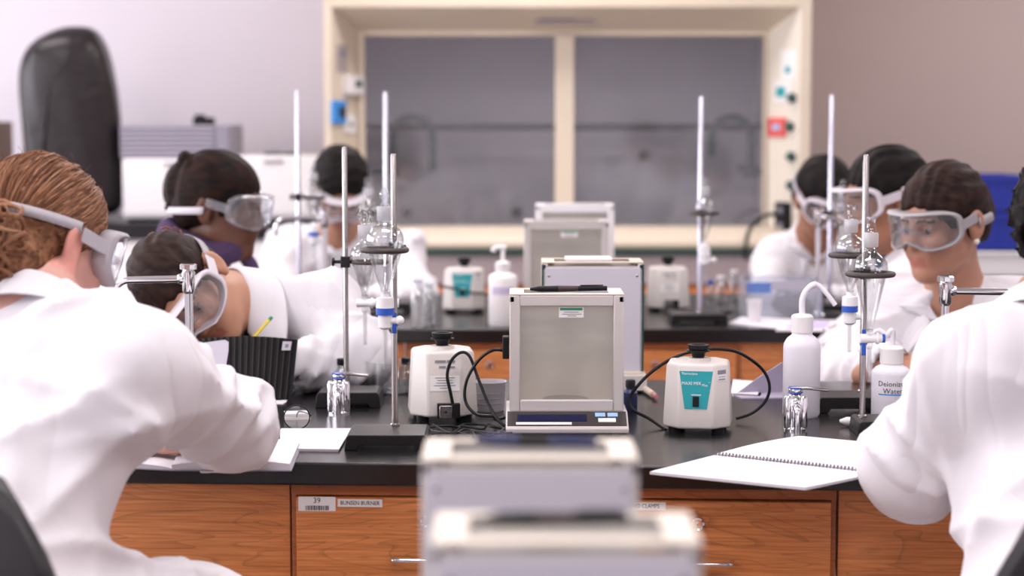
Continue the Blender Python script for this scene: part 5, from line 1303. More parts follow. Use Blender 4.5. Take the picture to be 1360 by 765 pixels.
class SDF:
    def __init__(s, prims, h, disp=None, pad=0.03):
        lo = np.array([1e9] * 3); hi = -lo
        for p in prims:
            if p['op'] < 0: continue
            a, b = s.bounds(p, 0.0)
            lo = np.minimum(lo, a); hi = np.maximum(hi, b)
        lo -= pad; hi += pad
        s.lo = lo; s.h = h
        s.n = np.ceil((hi - lo) / h).astype(int) + 1
        F = np.full(s.n, BIG, dtype=np.float32)
        for p in prims:
            k = p['k']
            a, b = s.bounds(p, max(k, 0.0) + 3 * h + 0.01)
            i0 = np.clip(((a - lo) / h).astype(int), 0, s.n - 1); i1 = np.clip(np.ceil((b - lo) / h).astype(int) + 1, 1, s.n)
            if np.any(i1 <= i0): continue
            sl = tuple(slice(int(u), int(v)) for u, v in zip(i0, i1))
            X = (lo[0] + h * np.arange(i0[0], i1[0], dtype=np.float32))[:, None, None]
            Y = (lo[1] + h * np.arange(i0[1], i1[1], dtype=np.float32))[None, :, None]
            Z = (lo[2] + h * np.arange(i0[2], i1[2], dtype=np.float32))[None, None, :]
            d = s.dist(p, X, Y, Z)
            if p['op'] > 0: F[sl] = _smin(F[sl], d, k)
            else: F[sl] = -_smin(-F[sl], d, k)
        if disp is not None:
            X = (lo[0] + h * np.arange(s.n[0], dtype=np.float32))[:, None, None]
            Y = (lo[1] + h * np.arange(s.n[1], dtype=np.float32))[None, :, None]
            Z = (lo[2] + h * np.arange(s.n[2], dtype=np.float32))[None, None, :]
            F = F + disp(X, Y, Z)
        F[0] = F[-1] = BIG; F[:, 0] = F[:, -1] = BIG; F[:, :, 0] = F[:, :, -1] = BIG
        s.F = F
    @staticmethod
    def bounds(p, m):
        if p['t'] == 'ell':
            r = max(p['r']) + m; c = np.array(p['c']); return c - r, c + r
        a = np.array(p['a']); b = np.array(p['b'])
        if p['t'] == 'cap': r = max(p['r0'], p['r1']) + m + 0.012
        else: r = max(*p['ra'], *p['rb']) + m + 0.012
        return np.minimum(a, b) - r, np.maximum(a, b) + r
    @staticmethod
    def dist(p, X, Y, Z):
        if p['t'] == 'ell':
            c = p['c']; qx, qy, qz = X - c.x, Y - c.y, Z - c.z
            if p['X'] is not None:
                m = p['X']
                qx, qy, qz = (m[0][0] * qx + m[1][0] * qy + m[2][0] * qz, m[0][1] * qx + m[1][1] * qy + m[2][1] * qz, m[0][2] * qx + m[1][2] * qy + m[2][2] * qz)
            r = p['r']
            k0 = np.sqrt((qx / r.x) ** 2 + (qy / r.y) ** 2 + (qz / r.z) ** 2)
            k1 = np.sqrt((qx / r.x ** 2) ** 2 + (qy / r.y ** 2) ** 2 + (qz / r.z ** 2) ** 2) + 1e-6
            return k0 * (k0 - 1) / k1
        a, b = p['a'], p['b']; ab = b - a; L2_ = ab.length_squared + 1e-12
        qx, qy, qz = X - a.x, Y - a.y, Z - a.z
        t = np.clip((qx * ab.x + qy * ab.y + qz * ab.z) / L2_, 0, 1)
        dx, dy, dz = qx - t * ab.x, qy - t * ab.y, qz - t * ab.z
        fold = p.get('fold')
        if p['t'] == 'cap':
            d = np.sqrt(dx * dx + dy * dy + dz * dz)
            r = p['r0'] + (p['r1'] - p['r0']) * t
            if fold:
                amp, nf, skew, ph, t0, t1 = fold
                ax = ab.normalized(); e1 = ax.orthogonal().normalized(); e2 = ax.cross(e1)
                ang = np.arctan2(dx * e2.x + dy * e2.y + dz * e2.z, dx * e1.x + dy * e1.y + dz * e1.z)
                w = np.clip((t - t0) / 0.2, 0, 1) * np.clip((t1 - t) / 0.2, 0, 1)
                arg = nf * PI * t + skew * np.sin(ang + ph) + 0.7 * np.sin(2 * ang + 2.1 * ph)
                r = r + amp * w * (1 - 2 * np.abs(np.sin(arg)) ** 0.8)
            return d - r
        s_ = p['side']; ax = ab.normalized(); s_ = (s_ - ax * s_.dot(ax)).normalized(); f_ = ax.cross(s_)
        u = dx * s_.x + dy * s_.y + dz * s_.z; v = dx * f_.x + dy * f_.y + dz * f_.z; w_ = dx * ax.x + dy * ax.y + dz * ax.z
        rx = p['ra'][0] + (p['rb'][0] - p['ra'][0]) * t; ry = p['ra'][1] + (p['rb'][1] - p['ra'][1]) * t
        if fold:
            amp, na, ph, t0, t1 = fold
            ang = np.arctan2(v, u); w = np.clip((t - t0) / 0.25, 0, 1) * np.clip((t1 - t) / 0.25, 0, 1)
            f = 1 + amp * w * np.sin(na * ang + ph + 2.5 * t + 1.3 * np.sin(3 * ang + 4 * t))
            rx = rx * f; ry = ry * f
        mn = np.minimum(rx, ry)
        k0 = np.sqrt((u / rx) ** 2 + (v / ry) ** 2 + (w_ / mn) ** 2)
        return (k0 - 1) * mn * 0.9
    def at(s, p):
        i = ((np.array(p) - s.lo) / s.h); i0 = np.floor(i).astype(int)
        if np.any(i0 < 0) or np.any(i0 + 1 >= s.n): return BIG
        f = i - i0; c = s.F[i0[0]:i0[0] + 2, i0[1]:i0[1] + 2, i0[2]:i0[2] + 2]
        for a in range(3): c = c[0] * (1 - f[a]) + c[1] * f[a]
        return float(c)
    def drop(s, p, d, far=0.3, off=0.004):
        """from p + d*far march along -d until the surface"""
        p = Vector(p); d = Vector(d).normalized(); t = far
        while t > -far:
            if s.at(p + d * t) < off: return p + d * t
            t -= 0.004
        return p
    def mesh(s):
        F = s.F; ins = F < 0
        cs = ins[:-1, :-1, :-1].astype(np.int8)
        for (i, j, k) in ((1, 0, 0), (0, 1, 0), (0, 0, 1), (1, 1, 0), (1, 0, 1), (0, 1, 1), (1, 1, 1)):
            cs = cs + ins[i:F.shape[0] - 1 + i, j:F.shape[1] - 1 + j, k:F.shape[2] - 1 + k]
        act = (cs > 0) & (cs < 8)
        idx = np.full(act.shape, -1, dtype=np.int64); I = np.argwhere(act); idx[act] = np.arange(len(I))
        acc = np.zeros((len(I), 3)); cnt = np.zeros(len(I))
        corners = [(0, 0, 0), (1, 0, 0), (0, 1, 0), (1, 1, 0), (0, 0, 1), (1, 0, 1), (0, 1, 1), (1, 1, 1)]
        val = [F[I[:, 0] + c[0], I[:, 1] + c[1], I[:, 2] + c[2]] for c in corners]
        for a, b in ((0, 1), (2, 3), (4, 5), (6, 7), (0, 2), (1, 3), (4, 6), (5, 7), (0, 4), (1, 5), (2, 6), (3, 7)):
            m = (val[a] < 0) != (val[b] < 0)
            den = np.where(m, val[a] - val[b], 1.0); t = np.where(m, val[a] / den, 0)
            ca, cb = np.array(corners[a]), np.array(corners[b])
            acc += m[:, None] * (ca[None] + t[:, None] * (cb - ca)[None]); cnt += m
        V = s.lo + s.h * (I + acc / cnt[:, None])
        Q = []
        for ax in range(3):
            o1, o2 = [(1, 2), (2, 0), (0, 1)][ax]
            sl0 = [slice(None)] * 3; sl1 = [slice(None)] * 3
            sl0[ax] = slice(0, -1); sl1[ax] = slice(1, None)
            ch = ins[tuple(sl0)] != ins[tuple(sl1)]
            E = np.argwhere(ch)
            E = E[(E[:, o1] > 0) & (E[:, o2] > 0) & (E[:, o1] < F.shape[o1] - 1) & (E[:, o2] < F.shape[o2] - 1)]
            u = np.zeros(3, int); u[o1] = 1; w = np.zeros(3, int); w[o2] = 1
            g = lambda e: idx[e[:, 0], e[:, 1], e[:, 2]]
            q = np.stack([g(E - u - w), g(E - w), g(E), g(E - u)], 1)
            fl = ~ins[E[:, 0], E[:, 1], E[:, 2]]
            q[fl] = q[fl][:, ::-1]
            Q.append(q)
        return V, np.concatenate(Q)

def sdf_obj(name, parts, mats, parent, smooth_it=2, face_mat=None):
    """parts: list of (V, Q); joined into one mesh object, vertices relaxed a little"""
    Vs, Qs, o = [], [], 0
    for V, Q in parts:
        Vs.append(V); Qs.append(Q + o); o += len(V)
    V = np.concatenate(Vs); Q = np.concatenate(Qs)
    for _ in range(smooth_it):
        acc = np.zeros_like(V); cnt = np.zeros(len(V))
        for a, b in ((0, 1), (1, 2), (2, 3), (3, 0)):
            np.add.at(acc, Q[:, a], V[Q[:, b]]); np.add.at(cnt, Q[:, a], 1)
            np.add.at(acc, Q[:, b], V[Q[:, a]]); np.add.at(cnt, Q[:, b], 1)
        V = 0.5 * V + 0.5 * acc / np.maximum(cnt, 1)[:, None]
    org = np.array(parent.location)
    me = bpy.data.meshes.new(name)
    me.vertices.add(len(V)); me.vertices.foreach_set('co', (V - org).astype(np.float32).ravel())
    me.loops.add(Q.size); me.loops.foreach_set('vertex_index', Q.astype(np.int32).ravel())
    me.polygons.add(len(Q)); me.polygons.foreach_set('loop_start', np.arange(0, Q.size, 4, dtype=np.int32)); me.polygons.foreach_set('loop_total', np.full(len(Q), 4, dtype=np.int32))
    me.polygons.foreach_set('use_smooth', np.ones(len(Q), dtype=bool))
    for m_ in mats: me.materials.append(M[m_] if isinstance(m_, str) else m_)
    if face_mat is not None:
        cen = V[Q].mean(1); me.polygons.foreach_set('material_index', face_mat(cen).astype(np.int32))
    me.update(calc_edges=True); me.validate()
    ob = bpy.data.objects.new(name, me); COL.objects.link(ob); ob.parent = parent
    return ob

def head_prims(female=True):
    P_ = [ell((0, -.012, .030), (.074, .094, .084), k=.02),
          ell((0, .035, -.030), (.060, .060, .082), k=.035),
          ell((0, .045, -.078), (.046, .044, .036), k=.03),
          cap((-.046, .012, -.066), (-.012, .078, -.100), .020, .017, k=.03), cap((.046, .012, -.066), (.012, .078, -.100), .020, .017, k=.03),
          ell((0, .083, -.100), (.018, .014, .015), k=.02),
          cap((-.034, .083, .022), (.034, .083, .022), .012, k=.02),                     # brow
          cap((-.036, .074, -.030), (-.02, .085, -.05), .018, .014, k=.03), cap((.036, .074, -.030), (.02, .085, -.05), .018, .014, k=.03),   # cheeks
          ell((-.031, .098, .001), (.019, .014, .013), k=.012, op=-1), ell((.031, .098, .001), (.019, .014, .013), k=.012, op=-1),       # sockets
          ell((-.031, .081, .0), (.0135, .0125, .0125), k=.004), ell((.031, .081, .0), (.0135, .0125, .0125), k=.004),                  # eyes
          cap((0, .093, .012), (0, .112, -.030), .0085, .0115, k=.014), ell((-.011, .101, -.034), (.009, .010, .007), k=.008), ell((.011, .101, -.034), (.009, .010, .007), k=.008),
          cap((-.019, .089, -.064), (0, .0985, -.062), .0055, .0070, k=.008), cap((.019, .089, -.064), (0, .0985, -.062), .0055, .0070, k=.008),
          cap((-.017, .088, -.072), (.017, .088, -.072), .0065, k=.010), cap((-.008, .094, -.0735), (.008, .094, -.0735), .0065, k=.008)]
    for sx in (-1, 1):
        tilt = Matrix.Rotation(sx * R(20), 3, 'Z') @ Matrix.Rotation(R(8), 3, 'X')
        P_ += [ell((sx * .084, -.010, -.010), (.0090, .021, .034), tilt, k=.004), ell((sx * .094, -.005, -.005), (.0085, .013, .021), tilt, k=.003, op=-1), ell((sx * .080, -.004, -.038), (.0085, .010, .012), k=.006)]
    return P_

def basis(f, l=None, u=None):
    f = Vector(f).normalized()
    if l is not None:
        l = Vector(l); l = (l - f * l.dot(f)).normalized(); r_ = -l
    else:
        r_ = f.cross(Vector(u) if u is not None else Vector((0, 0, 1))).normalized()
    u_ = r_.cross(f)
    return Matrix((r_, f, u_)).transposed()

def hand_prims(W, d, n, s=1.0, thumb=1, curl=0.5):
    """hand from wrist W along d, back of the hand towards n; thumb on side thumb*(d x n); fingers curl away from n"""
    d = Vector(d).normalized(); n = Vector(n); n = (n - d * n.dot(d)).normalized(); sd = d.cross(n) * thumb
    W = Vector(W); P_ = []
    pc = W + d * .05 * s
    Xp = Matrix((sd, d, n)).transposed()
    P_.append(cap(W - d * .06, W + d * .01, .028 * s, .026 * s, k=.02))
    P_.append(ell(pc, (.040 * s, .052 * s, .0165 * s), Xp, k=.02))
    for i, (off, ln_) in enumerate(((.030, .072), (.010, .082), (-.010, .076), (-.029, .058))):
        b = W + d * .088 * s + sd * off * s
        ang = 0.0; p = b; dd = d
        r0 = .0088 * s
        for j, fr in enumerate((.45, .32, .26)):
            ang += curl * (0.45 + 0.35 * j) + 0.05 * i
            dd = (d * math.cos(ang) - n * math.sin(ang)); q = p + dd * ln_ * fr * s
            P_.append(cap(p, q, r0, r0 * .9, k=.006)); p = q; r0 *= .9
    b = W + d * .030 * s + sd * .030 * s
    m1 = b + (d * .6 + sd * .75 - n * .25).normalized() * .036 * s; m2 = m1 + (d * .9 + sd * .25 - n * .3).normalized() * .030 * s
    P_ += [cap(b - sd * .012, m1, .014 * s, .0105 * s, k=.015), cap(m1, m2, .0102 * s, .0085 * s, k=.006)]
    return P_

def goggles(parent, Mh, H, hair=0.012, strapm='strap', rim='goggle', strap_z=(0.012, 0.028), wide=1.0, closed=True):
    org = Vector(parent.location)
    W_ = lambda p: H + Mh @ Vector(p) - org
    def pos(th, z, off):
        return ((.073 + off) * math.sin(th), (.098 + off) * math.cos(th) * (1.0 if abs(th) < 1.2 else 1.0), z)
    n = 44; loops = {}
    def loop(off, k):
        out = []
        for i in range(n):
            a = 2 * PI * i / n; ca, sa = math.cos(a), math.sin(a)
            th = 1.18 * k * math.copysign(abs(ca) ** .55, ca); z = .042 * k * math.copysign(abs(sa) ** .6, sa) + .004
            if sa < 0: z += .022 * math.exp(-(th / .25) ** 2)
            out.append(W_(pos(th, z, off)))
        return out
    m_ = MB()
    m_.loft([loop(.004, 1.0), loop(.020, 1.02), loop(.030, 1.02), loop(.033, .97), loop(.031, .93)], 0, False, False)
    g = m_.build('goggles', rim, parent, solidify=.0022, angle=60)
    l_ = MB(); rings = [loop(.031, .94), loop(.033, .7), loop(.034, .4), loop(.034, .02)]
    l_.loft(rings, 0, False, True); l_.build('goggle_lens', 'lens', g, angle=80)
    for sx in (-1, 1):                      # side clips
        b = MB(); pts = [pos(sx * 1.12, .004, .030), pos(sx * 1.35, .006, .020), pos(sx * 1.62, .009, .010 + hair * .5)]
        rr = [[W_((p[0], p[1], p[2] + dz)) for dz in (-.011, .011)] for p in pts]
        b.loft([[rr[k][0], rr[k][1], rr[k][1] + Mh @ Vector((sx * .004, 0, 0)), rr[k][0] + Mh @ Vector((sx * .004, 0, 0))] for k in range(3)]); b.build('side_clip', rim, g, bevel=.001)
    s_ = MB(); rows = []
    K = 40
    for i in range(K + 1):
        th = 1.55 + (2 * PI - 3.1) * i / K; q = math.sin(PI * i / K)
        r_x, r_y = .074 + hair + .004, .096 + hair + .004
        zc = strap_z[0] + (strap_z[1] - strap_z[0]) * q
        sh = math.sqrt(max(0.25, 1 - ((zc - .03) / .1) ** 2))
        cx, cy = r_x * math.sin(th) * 1.0, -.012 + r_y * math.cos(th)
        rows.append([W_((cx, cy, zc - .009 * wide)), W_((cx * .985, cy * .985, zc + .009 * wide))])
    s_.loft(rows, 0, False, False, closed=False); s_.build('goggle_strap', strapm, g, solidify=.0022, angle=80)
    return g

def collar(parent, N, up, fwd, drop=.05, r=.066, gap=28, h=.034, tips=.02):
    up = Vector(up).normalized(); fwd = Vector(fwd); fwd = (fwd - up * fwd.dot(up)).normalized(); sd = fwd.cross(up).normalized()
    org = Vector(parent.parent.location) if parent.parent else Vector(parent.location)
    rings = []; K = 30; pm = PI - R(gap)
    for i in range(K + 1):
        ph = -pm + 2 * pm * i / K; fr = (abs(ph) / pm)
        f2 = fr * fr
        dirv = -fwd * math.cos(ph) + sd * math.sin(ph)
        base = N - up * drop * f2 + fwd * .022 * f2
        hh = h * (1 - .35 * f2)
        row = []
        for rr, zz in ((r + .004, -.012), (r + .002, hh * .8), (r + .004, hh), (r + .010, hh * .96), (r + .021, hh * .30), (r + .034 + tips * f2 * fr, -.024 - .018 * f2)):
            row.append(base + dirv * rr + up * zz - org)
        rings.append(row)
    m_ = MB(); m_.loft(rings, 0, False, False, closed=False)
    return m_.build('collar', 'coat', parent, solidify=.0035, subsurf=1, angle=80)

def lapels(parent, sdf, N, V_, fwd, side, up, w=.055, top=.05):
    """flat lapels lying on the coat from the collar to the bottom V_ of the neck opening"""
    org = Vector(parent.parent.location); fwd = Vector(fwd).normalized(); side = Vector(side).normalized()
    for sg in (-1, 1):
        rows = []
        a = N + side * sg * top + Vector(fwd) * .05 - Vector(up) * .025
        for i in range(9):
            t = i / 8; c = a.lerp(V_ + side * sg * .006, t)
            ww = w * (1 - t) ** .6 * (0.72 if 0.28 < t < 0.36 else 1.0) + .004
            row = []
            for j in range(4):
                p = c + side * sg * (ww * j / 3 - .006)
                q = sdf.drop(p, fwd, .12, .005 + .004 * (1 - j / 3))
                row.append(q - org)
            rows.append(row)
        m_ = MB(); m_.loft(rows, 0, False, False, closed=False); m_.build('lapel', 'coat', parent, solidify=.004, angle=80)

def cloth_disp(seed, amp, sc=1.0):
    rnd_ = random.Random(seed); T = []
    for _ in range(5):
        v = Vector((rnd_.uniform(-1, 1), rnd_.uniform(-1, 1), rnd_.uniform(-1, 1))).normalized() * rnd_.uniform(16, 34) * sc
        w = Vector((rnd_.uniform(-1, 1), rnd_.uniform(-1, 1), rnd_.uniform(-1, 1))) * 9 * sc
        T.append((v, w, rnd_.uniform(0, 6.3), rnd_.uniform(0, 6.3)))
    def f(X, Y, Z):
        o = 0
        for v, w, p, q in T:
            o = o + np.abs(np.sin(v.x * X + v.y * Y + v.z * Z + p + 1.6 * np.sin(w.x * X + w.y * Y + w.z * Z + q))).astype(np.float32)
        return (o / len(T) - 0.62) * amp * 2
    return f

def crease_disp(seed, amp, sc=1.0):
    """long narrow creases that start and fade out, on broad soft planes"""
    rnd_ = random.Random(seed); T = []
    for _ in range(6):
        v = Vector((rnd_.uniform(-1, 1), rnd_.uniform(-1, 1), rnd_.uniform(-1, 1))).normalized() * rnd_.uniform(13, 24) * sc
        w = Vector((rnd_.uniform(-1, 1), rnd_.uniform(-1, 1), rnd_.uniform(-1, 1))) * 6 * sc
        m = Vector((rnd_.uniform(-1, 1), rnd_.uniform(-1, 1), rnd_.uniform(-1, 1))).normalized() * rnd_.uniform(10, 18)
        T.append((v, w, m, rnd_.uniform(0, 6.3), rnd_.uniform(0, 6.3), rnd_.uniform(0, 6.3)))
    def f(X, Y, Z):
        o = 0
        for v, w, m, p, q, r_ in T:
            a = np.abs(np.sin(v.x * X + v.y * Y + v.z * Z + p + 1.3 * np.sin(w.x * X + w.y * Y + w.z * Z + q)))
            k = np.clip(1.4 * np.sin(m.x * X + m.y * Y + m.z * Z + r_) + .2, 0, 1)
            o = o - k * (1 - a) ** 3
        return (o * amp + amp * .25).astype(np.float32)
    return f

def person(S):
    f = Vector(S['f']); Mh = basis(f, S.get('l'), S.get('u')); H = Vector(S['H']); N = Vector(S['N'])
    SL, SR, EL, ER, WL, WR, PV = [Vector(S[k]) for k in ('SL', 'SR', 'EL', 'ER', 'WL', 'WR', 'PV')]
    Cc = (SL + SR) / 2; side = (SR - SL).normalized()
    spine = (N - PV).normalized()
    tf = Vector(S['tf']) if 'tf' in S else (Vector((0, 0, 1)).cross(side))
    tf = (tf - side * tf.dot(side)).normalized()
    h = S.get('vox', .008)
    t = thing('person', S['label'], 'person', (PV.x, PV.y, 0.0), 0)
    skin = S['skin']
    # ---- skin body: head, neck, trunk and arms, one surface; hands finer
    hp = xf(head_prims(), Mh, H)
    nk = H + Mh @ Vector((0, -.025, -.055))
    body = hp + [cap(nk, N, .050, .056, k=.035),
                 ecap(PV, Cc - spine * .05, (.13, .095), (.145, .09), side, k=.05), cap(SL.lerp(SR, .1), SR.lerp(SL, .1), .050, k=.05),
                 cap(N - spine * .02, Cc - spine * .04, .06, .08, k=.06)]
    for (s_, e_, w_) in ((SL, EL, WL), (SR, ER, WR)): body += [cap(s_, e_, .044, .036, k=.03), cap(e_, w_, .036, .026, k=.02)]
    parts = [SDF(body, S.get('bvox', .006)).mesh()]
    for key in ('hl', 'hr'):
        if key in S:
            d_, n_, cu_, th_ = S[key]; W_ = WL if key == 'hl' else WR
            parts.append(SDF(hand_prims(W_, d_, n_, S.get('hs', .95), th_, cu_), .0038).mesh())
    Mi = Mh.inverted(); lip = S.get('lip')
    def fm(c):
        q = (c - np.array(H)) @ np.array(Mi).T
        ml = np.zeros(len(c), dtype=int)
        m1 = (np.abs(q[:, 0]) < .021) & (q[:, 1] > .084) & (q[:, 2] < -.057) & (q[:, 2] > -.081)
        ml[m1] = 1
        for sx in (-1, 1):
            e = (q - np.array((sx * .031, .0845, 0))); m2 = (e ** 2).sum(1) < .0105 ** 2; ml[m2] = 2
            e = (q - np.array((sx * .031, .0935, 0))); m2 = (e ** 2).sum(1) < .0055 ** 2; ml[m2] = 3
            m3 = (np.abs(q[:, 0] - sx * .031) < .019) & (q[:, 1] > .082) & (q[:, 2] > .022 - 0.2 * np.abs(np.abs(q[:, 0]) - .03)) & (q[:, 2] < .029 - 0.2 * np.abs(np.abs(q[:, 0]) - .03)); ml[m3] = 3
        if S.get('ear'): ml[(np.abs(q[:, 0]) > .0765) & (np.abs(q[:, 1] + .008) < .03) & (q[:, 2] > -.055) & (q[:, 2] < .03)] = 1
        if S.get('shirt'):
            rel = (c - np.array(N)); zz = rel @ np.array(spine); ml[(zz < S.get('shirt_z', -.02)) & (q[:, 2] < -.14) & ((rel ** 2).sum(1) < .21 ** 2)] = 4
        return ml
    sdf_obj('body', parts, [skin, S.get('lipm', skin), 'eye_shade', S['hairm'], S.get('shirt') or skin], t, 1, fm)
    # ---- lab coat
    ph = S.get('seed', 1)
    rs = S.get('sleeve', (.078, .066, .050)); ct = S.get('trunk', ((.165, .135), (.165, .115)))
    fo = S.get('fold', .006)
    coat = [ecap(PV - spine * .02, Cc - spine * .055, ct[0], ct[1], side, k=.06, fold=(.035, 5, ph, .0, .95)),
            cap(SL, SR, rs[0] * .93, k=.06), cap(N - spine * .035 + side * .03, SR + Vector((0, 0, .012)), .050, .055, k=.06), cap(N - spine * .035 - side * .03, SL + Vector((0, 0, .012)), .050, .055, k=.06)]
    for i, (s_, e_, w_) in enumerate(((SL, EL, WL), (SR, ER, WR))):
        coat += [cap(s_, e_, rs[0], rs[1], k=.045, fold=(fo, 3.4, 2.0, ph + i, .30, 1.2)), cap(e_, w_, rs[1], rs[2], k=.035, fold=(fo, 3.6, 2.2, ph + 2 + i, -.2, 1.05))]
    for (kk, sg) in (('KL', -1), ('KR', 1)):
        if kk in S:
            hip = PV + side * sg * .085
            coat.append(cap(hip, Vector(S[kk]), .115, .092, k=.06, fold=(.007, 4, 1.2, ph + sg, .2, 1.1)))
    for c_ in S.get('coat_extra', ()): coat.append(c_)
    for w_, e_ in ((WL, EL), (WR, ER)):
        d_ = (w_ - e_).normalized(); coat.append(cap(w_ - d_ * .01, w_ + d_ * .06, rs[2] - .012, k=.006, op=-1)); coat.append(ell(w_ + d_ * .058, (.047, .047, .047), k=.004, op=-1))
    up_n = (H + Mh @ Vector((0, -.03, -.03)) - N).normalized(); up_n = (up_n * S.get('nk_w', 1.0) + spine).normalized()
    coat.append(cap(N - spine * S.get('hole', .012), N + up_n * .2, .055, .064, k=.012, op=-1))
    if 'V' in S:
        Vp = Vector(S['V']); a = N + tf * .055 - spine * .01
        coat.append(cap(a, Vp, .046, .014, k=.01, op=-1))
    sd_ = SDF(coat, h, crease_disp(S.get('seed', 1), S.get('amp', .010), S.get('dsc', 1.0)))
    co = sdf_obj('lab_coat', [sd_.mesh()], ['coat'], t, 2)
    if S.get('collar', True): collar(co, N - spine * .012, S.get('cup', up_n), tf, **S.get('collar_kw', {}))
    if 'V' in S: lapels(co, sd_, N, Vector(S['V']), tf, side, spine, S.get('lapw', .06))
    # ---- trousers and shoes
    if 'KL' in S:
        KL, KR = Vector(S['KL']), Vector(S['KR']); AL, AR = Vector(S['AL']), Vector(S['AR'])
        tr = []
        for sg, K_, A_ in ((-1, KL, AL), (1, KR, AR)): tr += [cap(PV + side * sg * .08, K_, .085, .062, k=.04), cap(K_, A_, .058, .042, k=.03)]
        sdf_obj('trousers', [SDF(tr, .014).mesh()], ['trousers'], t, 2)
        for A_ in (AL, AR):
            fd_ = Vector((tf.x, tf.y, 0)).normalized()
            sdf_obj('shoe', [SDF([cap(Vector((A_.x, A_.y, .045)) - fd_ * .04, Vector((A_.x, A_.y, .036)) + fd_ * .15, .042, .033, k=.02), cap(Vector((A_.x, A_.y, .04)), A_ + Vector((0, 0, .03)), .042, .045, k=.02)], .012).mesh()], ['shoe'], t, 1)
    # ---- hair
    hr = xf(S['hair'], Mh, H)
    dsp = S.get('hair_disp')
    ho = sdf_obj('hair', [SDF(hr, S.get('hvox', .005), dsp(Mh, H) if dsp else None).mesh()], [S['hairm']], t, 1)
    if S.get('goggles', True): goggles(t, Mh, H, **S.get('gog_kw', {}))
    return t, Mh, H, co, ho, sd_

def short_hair(extra=(), vol=.012, front=.0, low=-.06):
    P_ = [ell((0, -.016, .034), (.074 + vol, .094 + vol, .084 + vol), k=.01), ell((0, -.05, -.02), (.070 + vol * .6, .062, .07), k=.03)]
    P_ += list(extra)
    P_ += [ell((0, .105 + front, -.045), (.078, .080, .098), k=.012, op=-1), ell((0, .0, -.135), (.12, .10, .085), k=.02, op=-1)]
    for sx in (-1, 1): P_.append(ell((sx * .092, .010, -.022), (.028, .032, .040), k=.01, op=-1))
    return P_
def strand_disp(amp=.012, fr=240, axis=(1, .2, .3)):
    def mk(Mh, H):
        a = Mh @ Vector(axis).normalized()
        w = Mh @ Vector((.1, 1, .2)).normalized()
        def f(X, Y, Z): return amp * np.sin(fr * (a.x * X + a.y * Y + a.z * Z) + 2.2 * np.sin(40 * (w.x * X + w.y * Y + w.z * Z))).astype(np.float32)
        return f
    return mk
def curl_disp(amp=.010, fr=120, sd=3):
    def mk(Mh, H):
        g = cloth_disp(sd, amp, fr / 25.0)
        return g
    return mk

SK = lambda n, c: mat('skin_' + n, c, 0.48, bump=0.06, bscale=140, var=0.05, vscale=14, sss=0.15)
M['skin_fair'] = SK('fair', (.66, .36, .29)); M['lip_fair'] = SK('lip_fair', (.68, .30, .24))
M['skin_tan'] = SK('tan', (.50, .25, .155)); M['lip_tan'] = SK('lip_tan', (.42, .14, .11))
M['skin_deep'] = SK('deep', (.11, .040, .021)); M['lip_deep'] = SK('lip_deep', (.12, .04, .03))
M['skin_brown'] = SK('brown', (.33, .145, .082)); M['lip_brown'] = SK('lip_brown', (.28, .09, .07))
M['skin_olive'] = SK('olive', (.44, .215, .14)); M['lip_olive'] = SK('lip_olive', (.43, .165, .125))
M['hair_auburn'] = mat_hair('auburn_hair', (.085, .034, .018), (.31, .150, .080), 70)
M['hair_black'] = mat_hair('black_hair', (.006, .005, .005), (.018, .013, .012), 60)
M['hair_brown'] = mat_hair('dark_brown_hair', (.014, .008, .007), (.045, .024, .019), 60)
M['hair_braid'] = mat_hair('braided_black_hair', (.005, .004, .004), (.028, .011, .007), 45)

# ================= A: red-haired student at the near edge of the bench, seen from behind
SRa = P(186, 492, 2.78); SLa = SRa + Vector((-.25, .215, .01))
PVa = P(-62, 862, 2.60)
Ha = P(60, 317, 3.0)
A_spec = dict(label='person with auburn bun, white lab coat and goggles, writing, seen from behind', f=(.58, .72, -.40), l=None, H=Ha, N=P(42, 404, 2.92), SL=SLa, SR=SRa,
    EL=SLa + Vector((.06, .22, -.17)), ER=P(304, 563, 3.03), WL=P(120, 585, 3.30), WR=P(270, 586, 3.16), PV=PVa, tf=(.62, .78, -.1),
    KL=(PVa.x + .06, PVa.y + .46, .60), KR=P(258, 824, 2.84), AL=(PVa.x + .10, PVa.y + .50, .10), AR=(PVa.x + .30, PVa.y + .32, .10),
    skin='skin_fair', lipm='lip_fair', hairm='hair_auburn', vox=.0075, bvox=.0042, seed=5, amp=.012, dsc=.8, sleeve=(.079, .074, .048), trunk=((.135, .14), (.150, .115)), fold=.009,
    hr=((-.97, .10, -.03), (0, -.25, 1), .32, 1), hl=((.8, .2, -.1), (0, 0, 1), .5, -1),
    hair=[ell((0, -.018, .034), (.081, .103, .090), k=.01), ell((0, -.055, -.02), (.072, .064, .072), k=.03),
          ell((.028, -.108, -.055), (.056, .050, .056), k=.008), ell((.052, -.098, -.085), (.034, .034, .030), k=.01), ell((.066, -.080, -.055), (.026, .032, .030), k=.01), ell((-.045, -.1, -.055), (.034, .034, .042), k=.02),
          ell((0, .105, -.050), (.074, .080, .100), k=.012, op=-1), ell((.045, -.055, -.055), (.034, .040, .040), k=.02), ell((0, .065, -.14), (.12, .10, .085), k=.02, op=-1), ell((.094, .018, -.022), (.026, .034, .040), k=.008, op=-1), ell((-.094, .016, -.022), (.026, .036, .040), k=.008, op=-1)],
    hair_disp=strand_disp(.0008, 300, (1, .1, .45)), gog_kw=dict(hair=.0135, rim='strap', strap_z=(.018, .010), wide=.9), ear=True, collar_kw=dict(r=.068, h=.036, drop=.03))
A_t, A_M, A_H, A_coat, A_hair, A_sdf = person(A_spec)
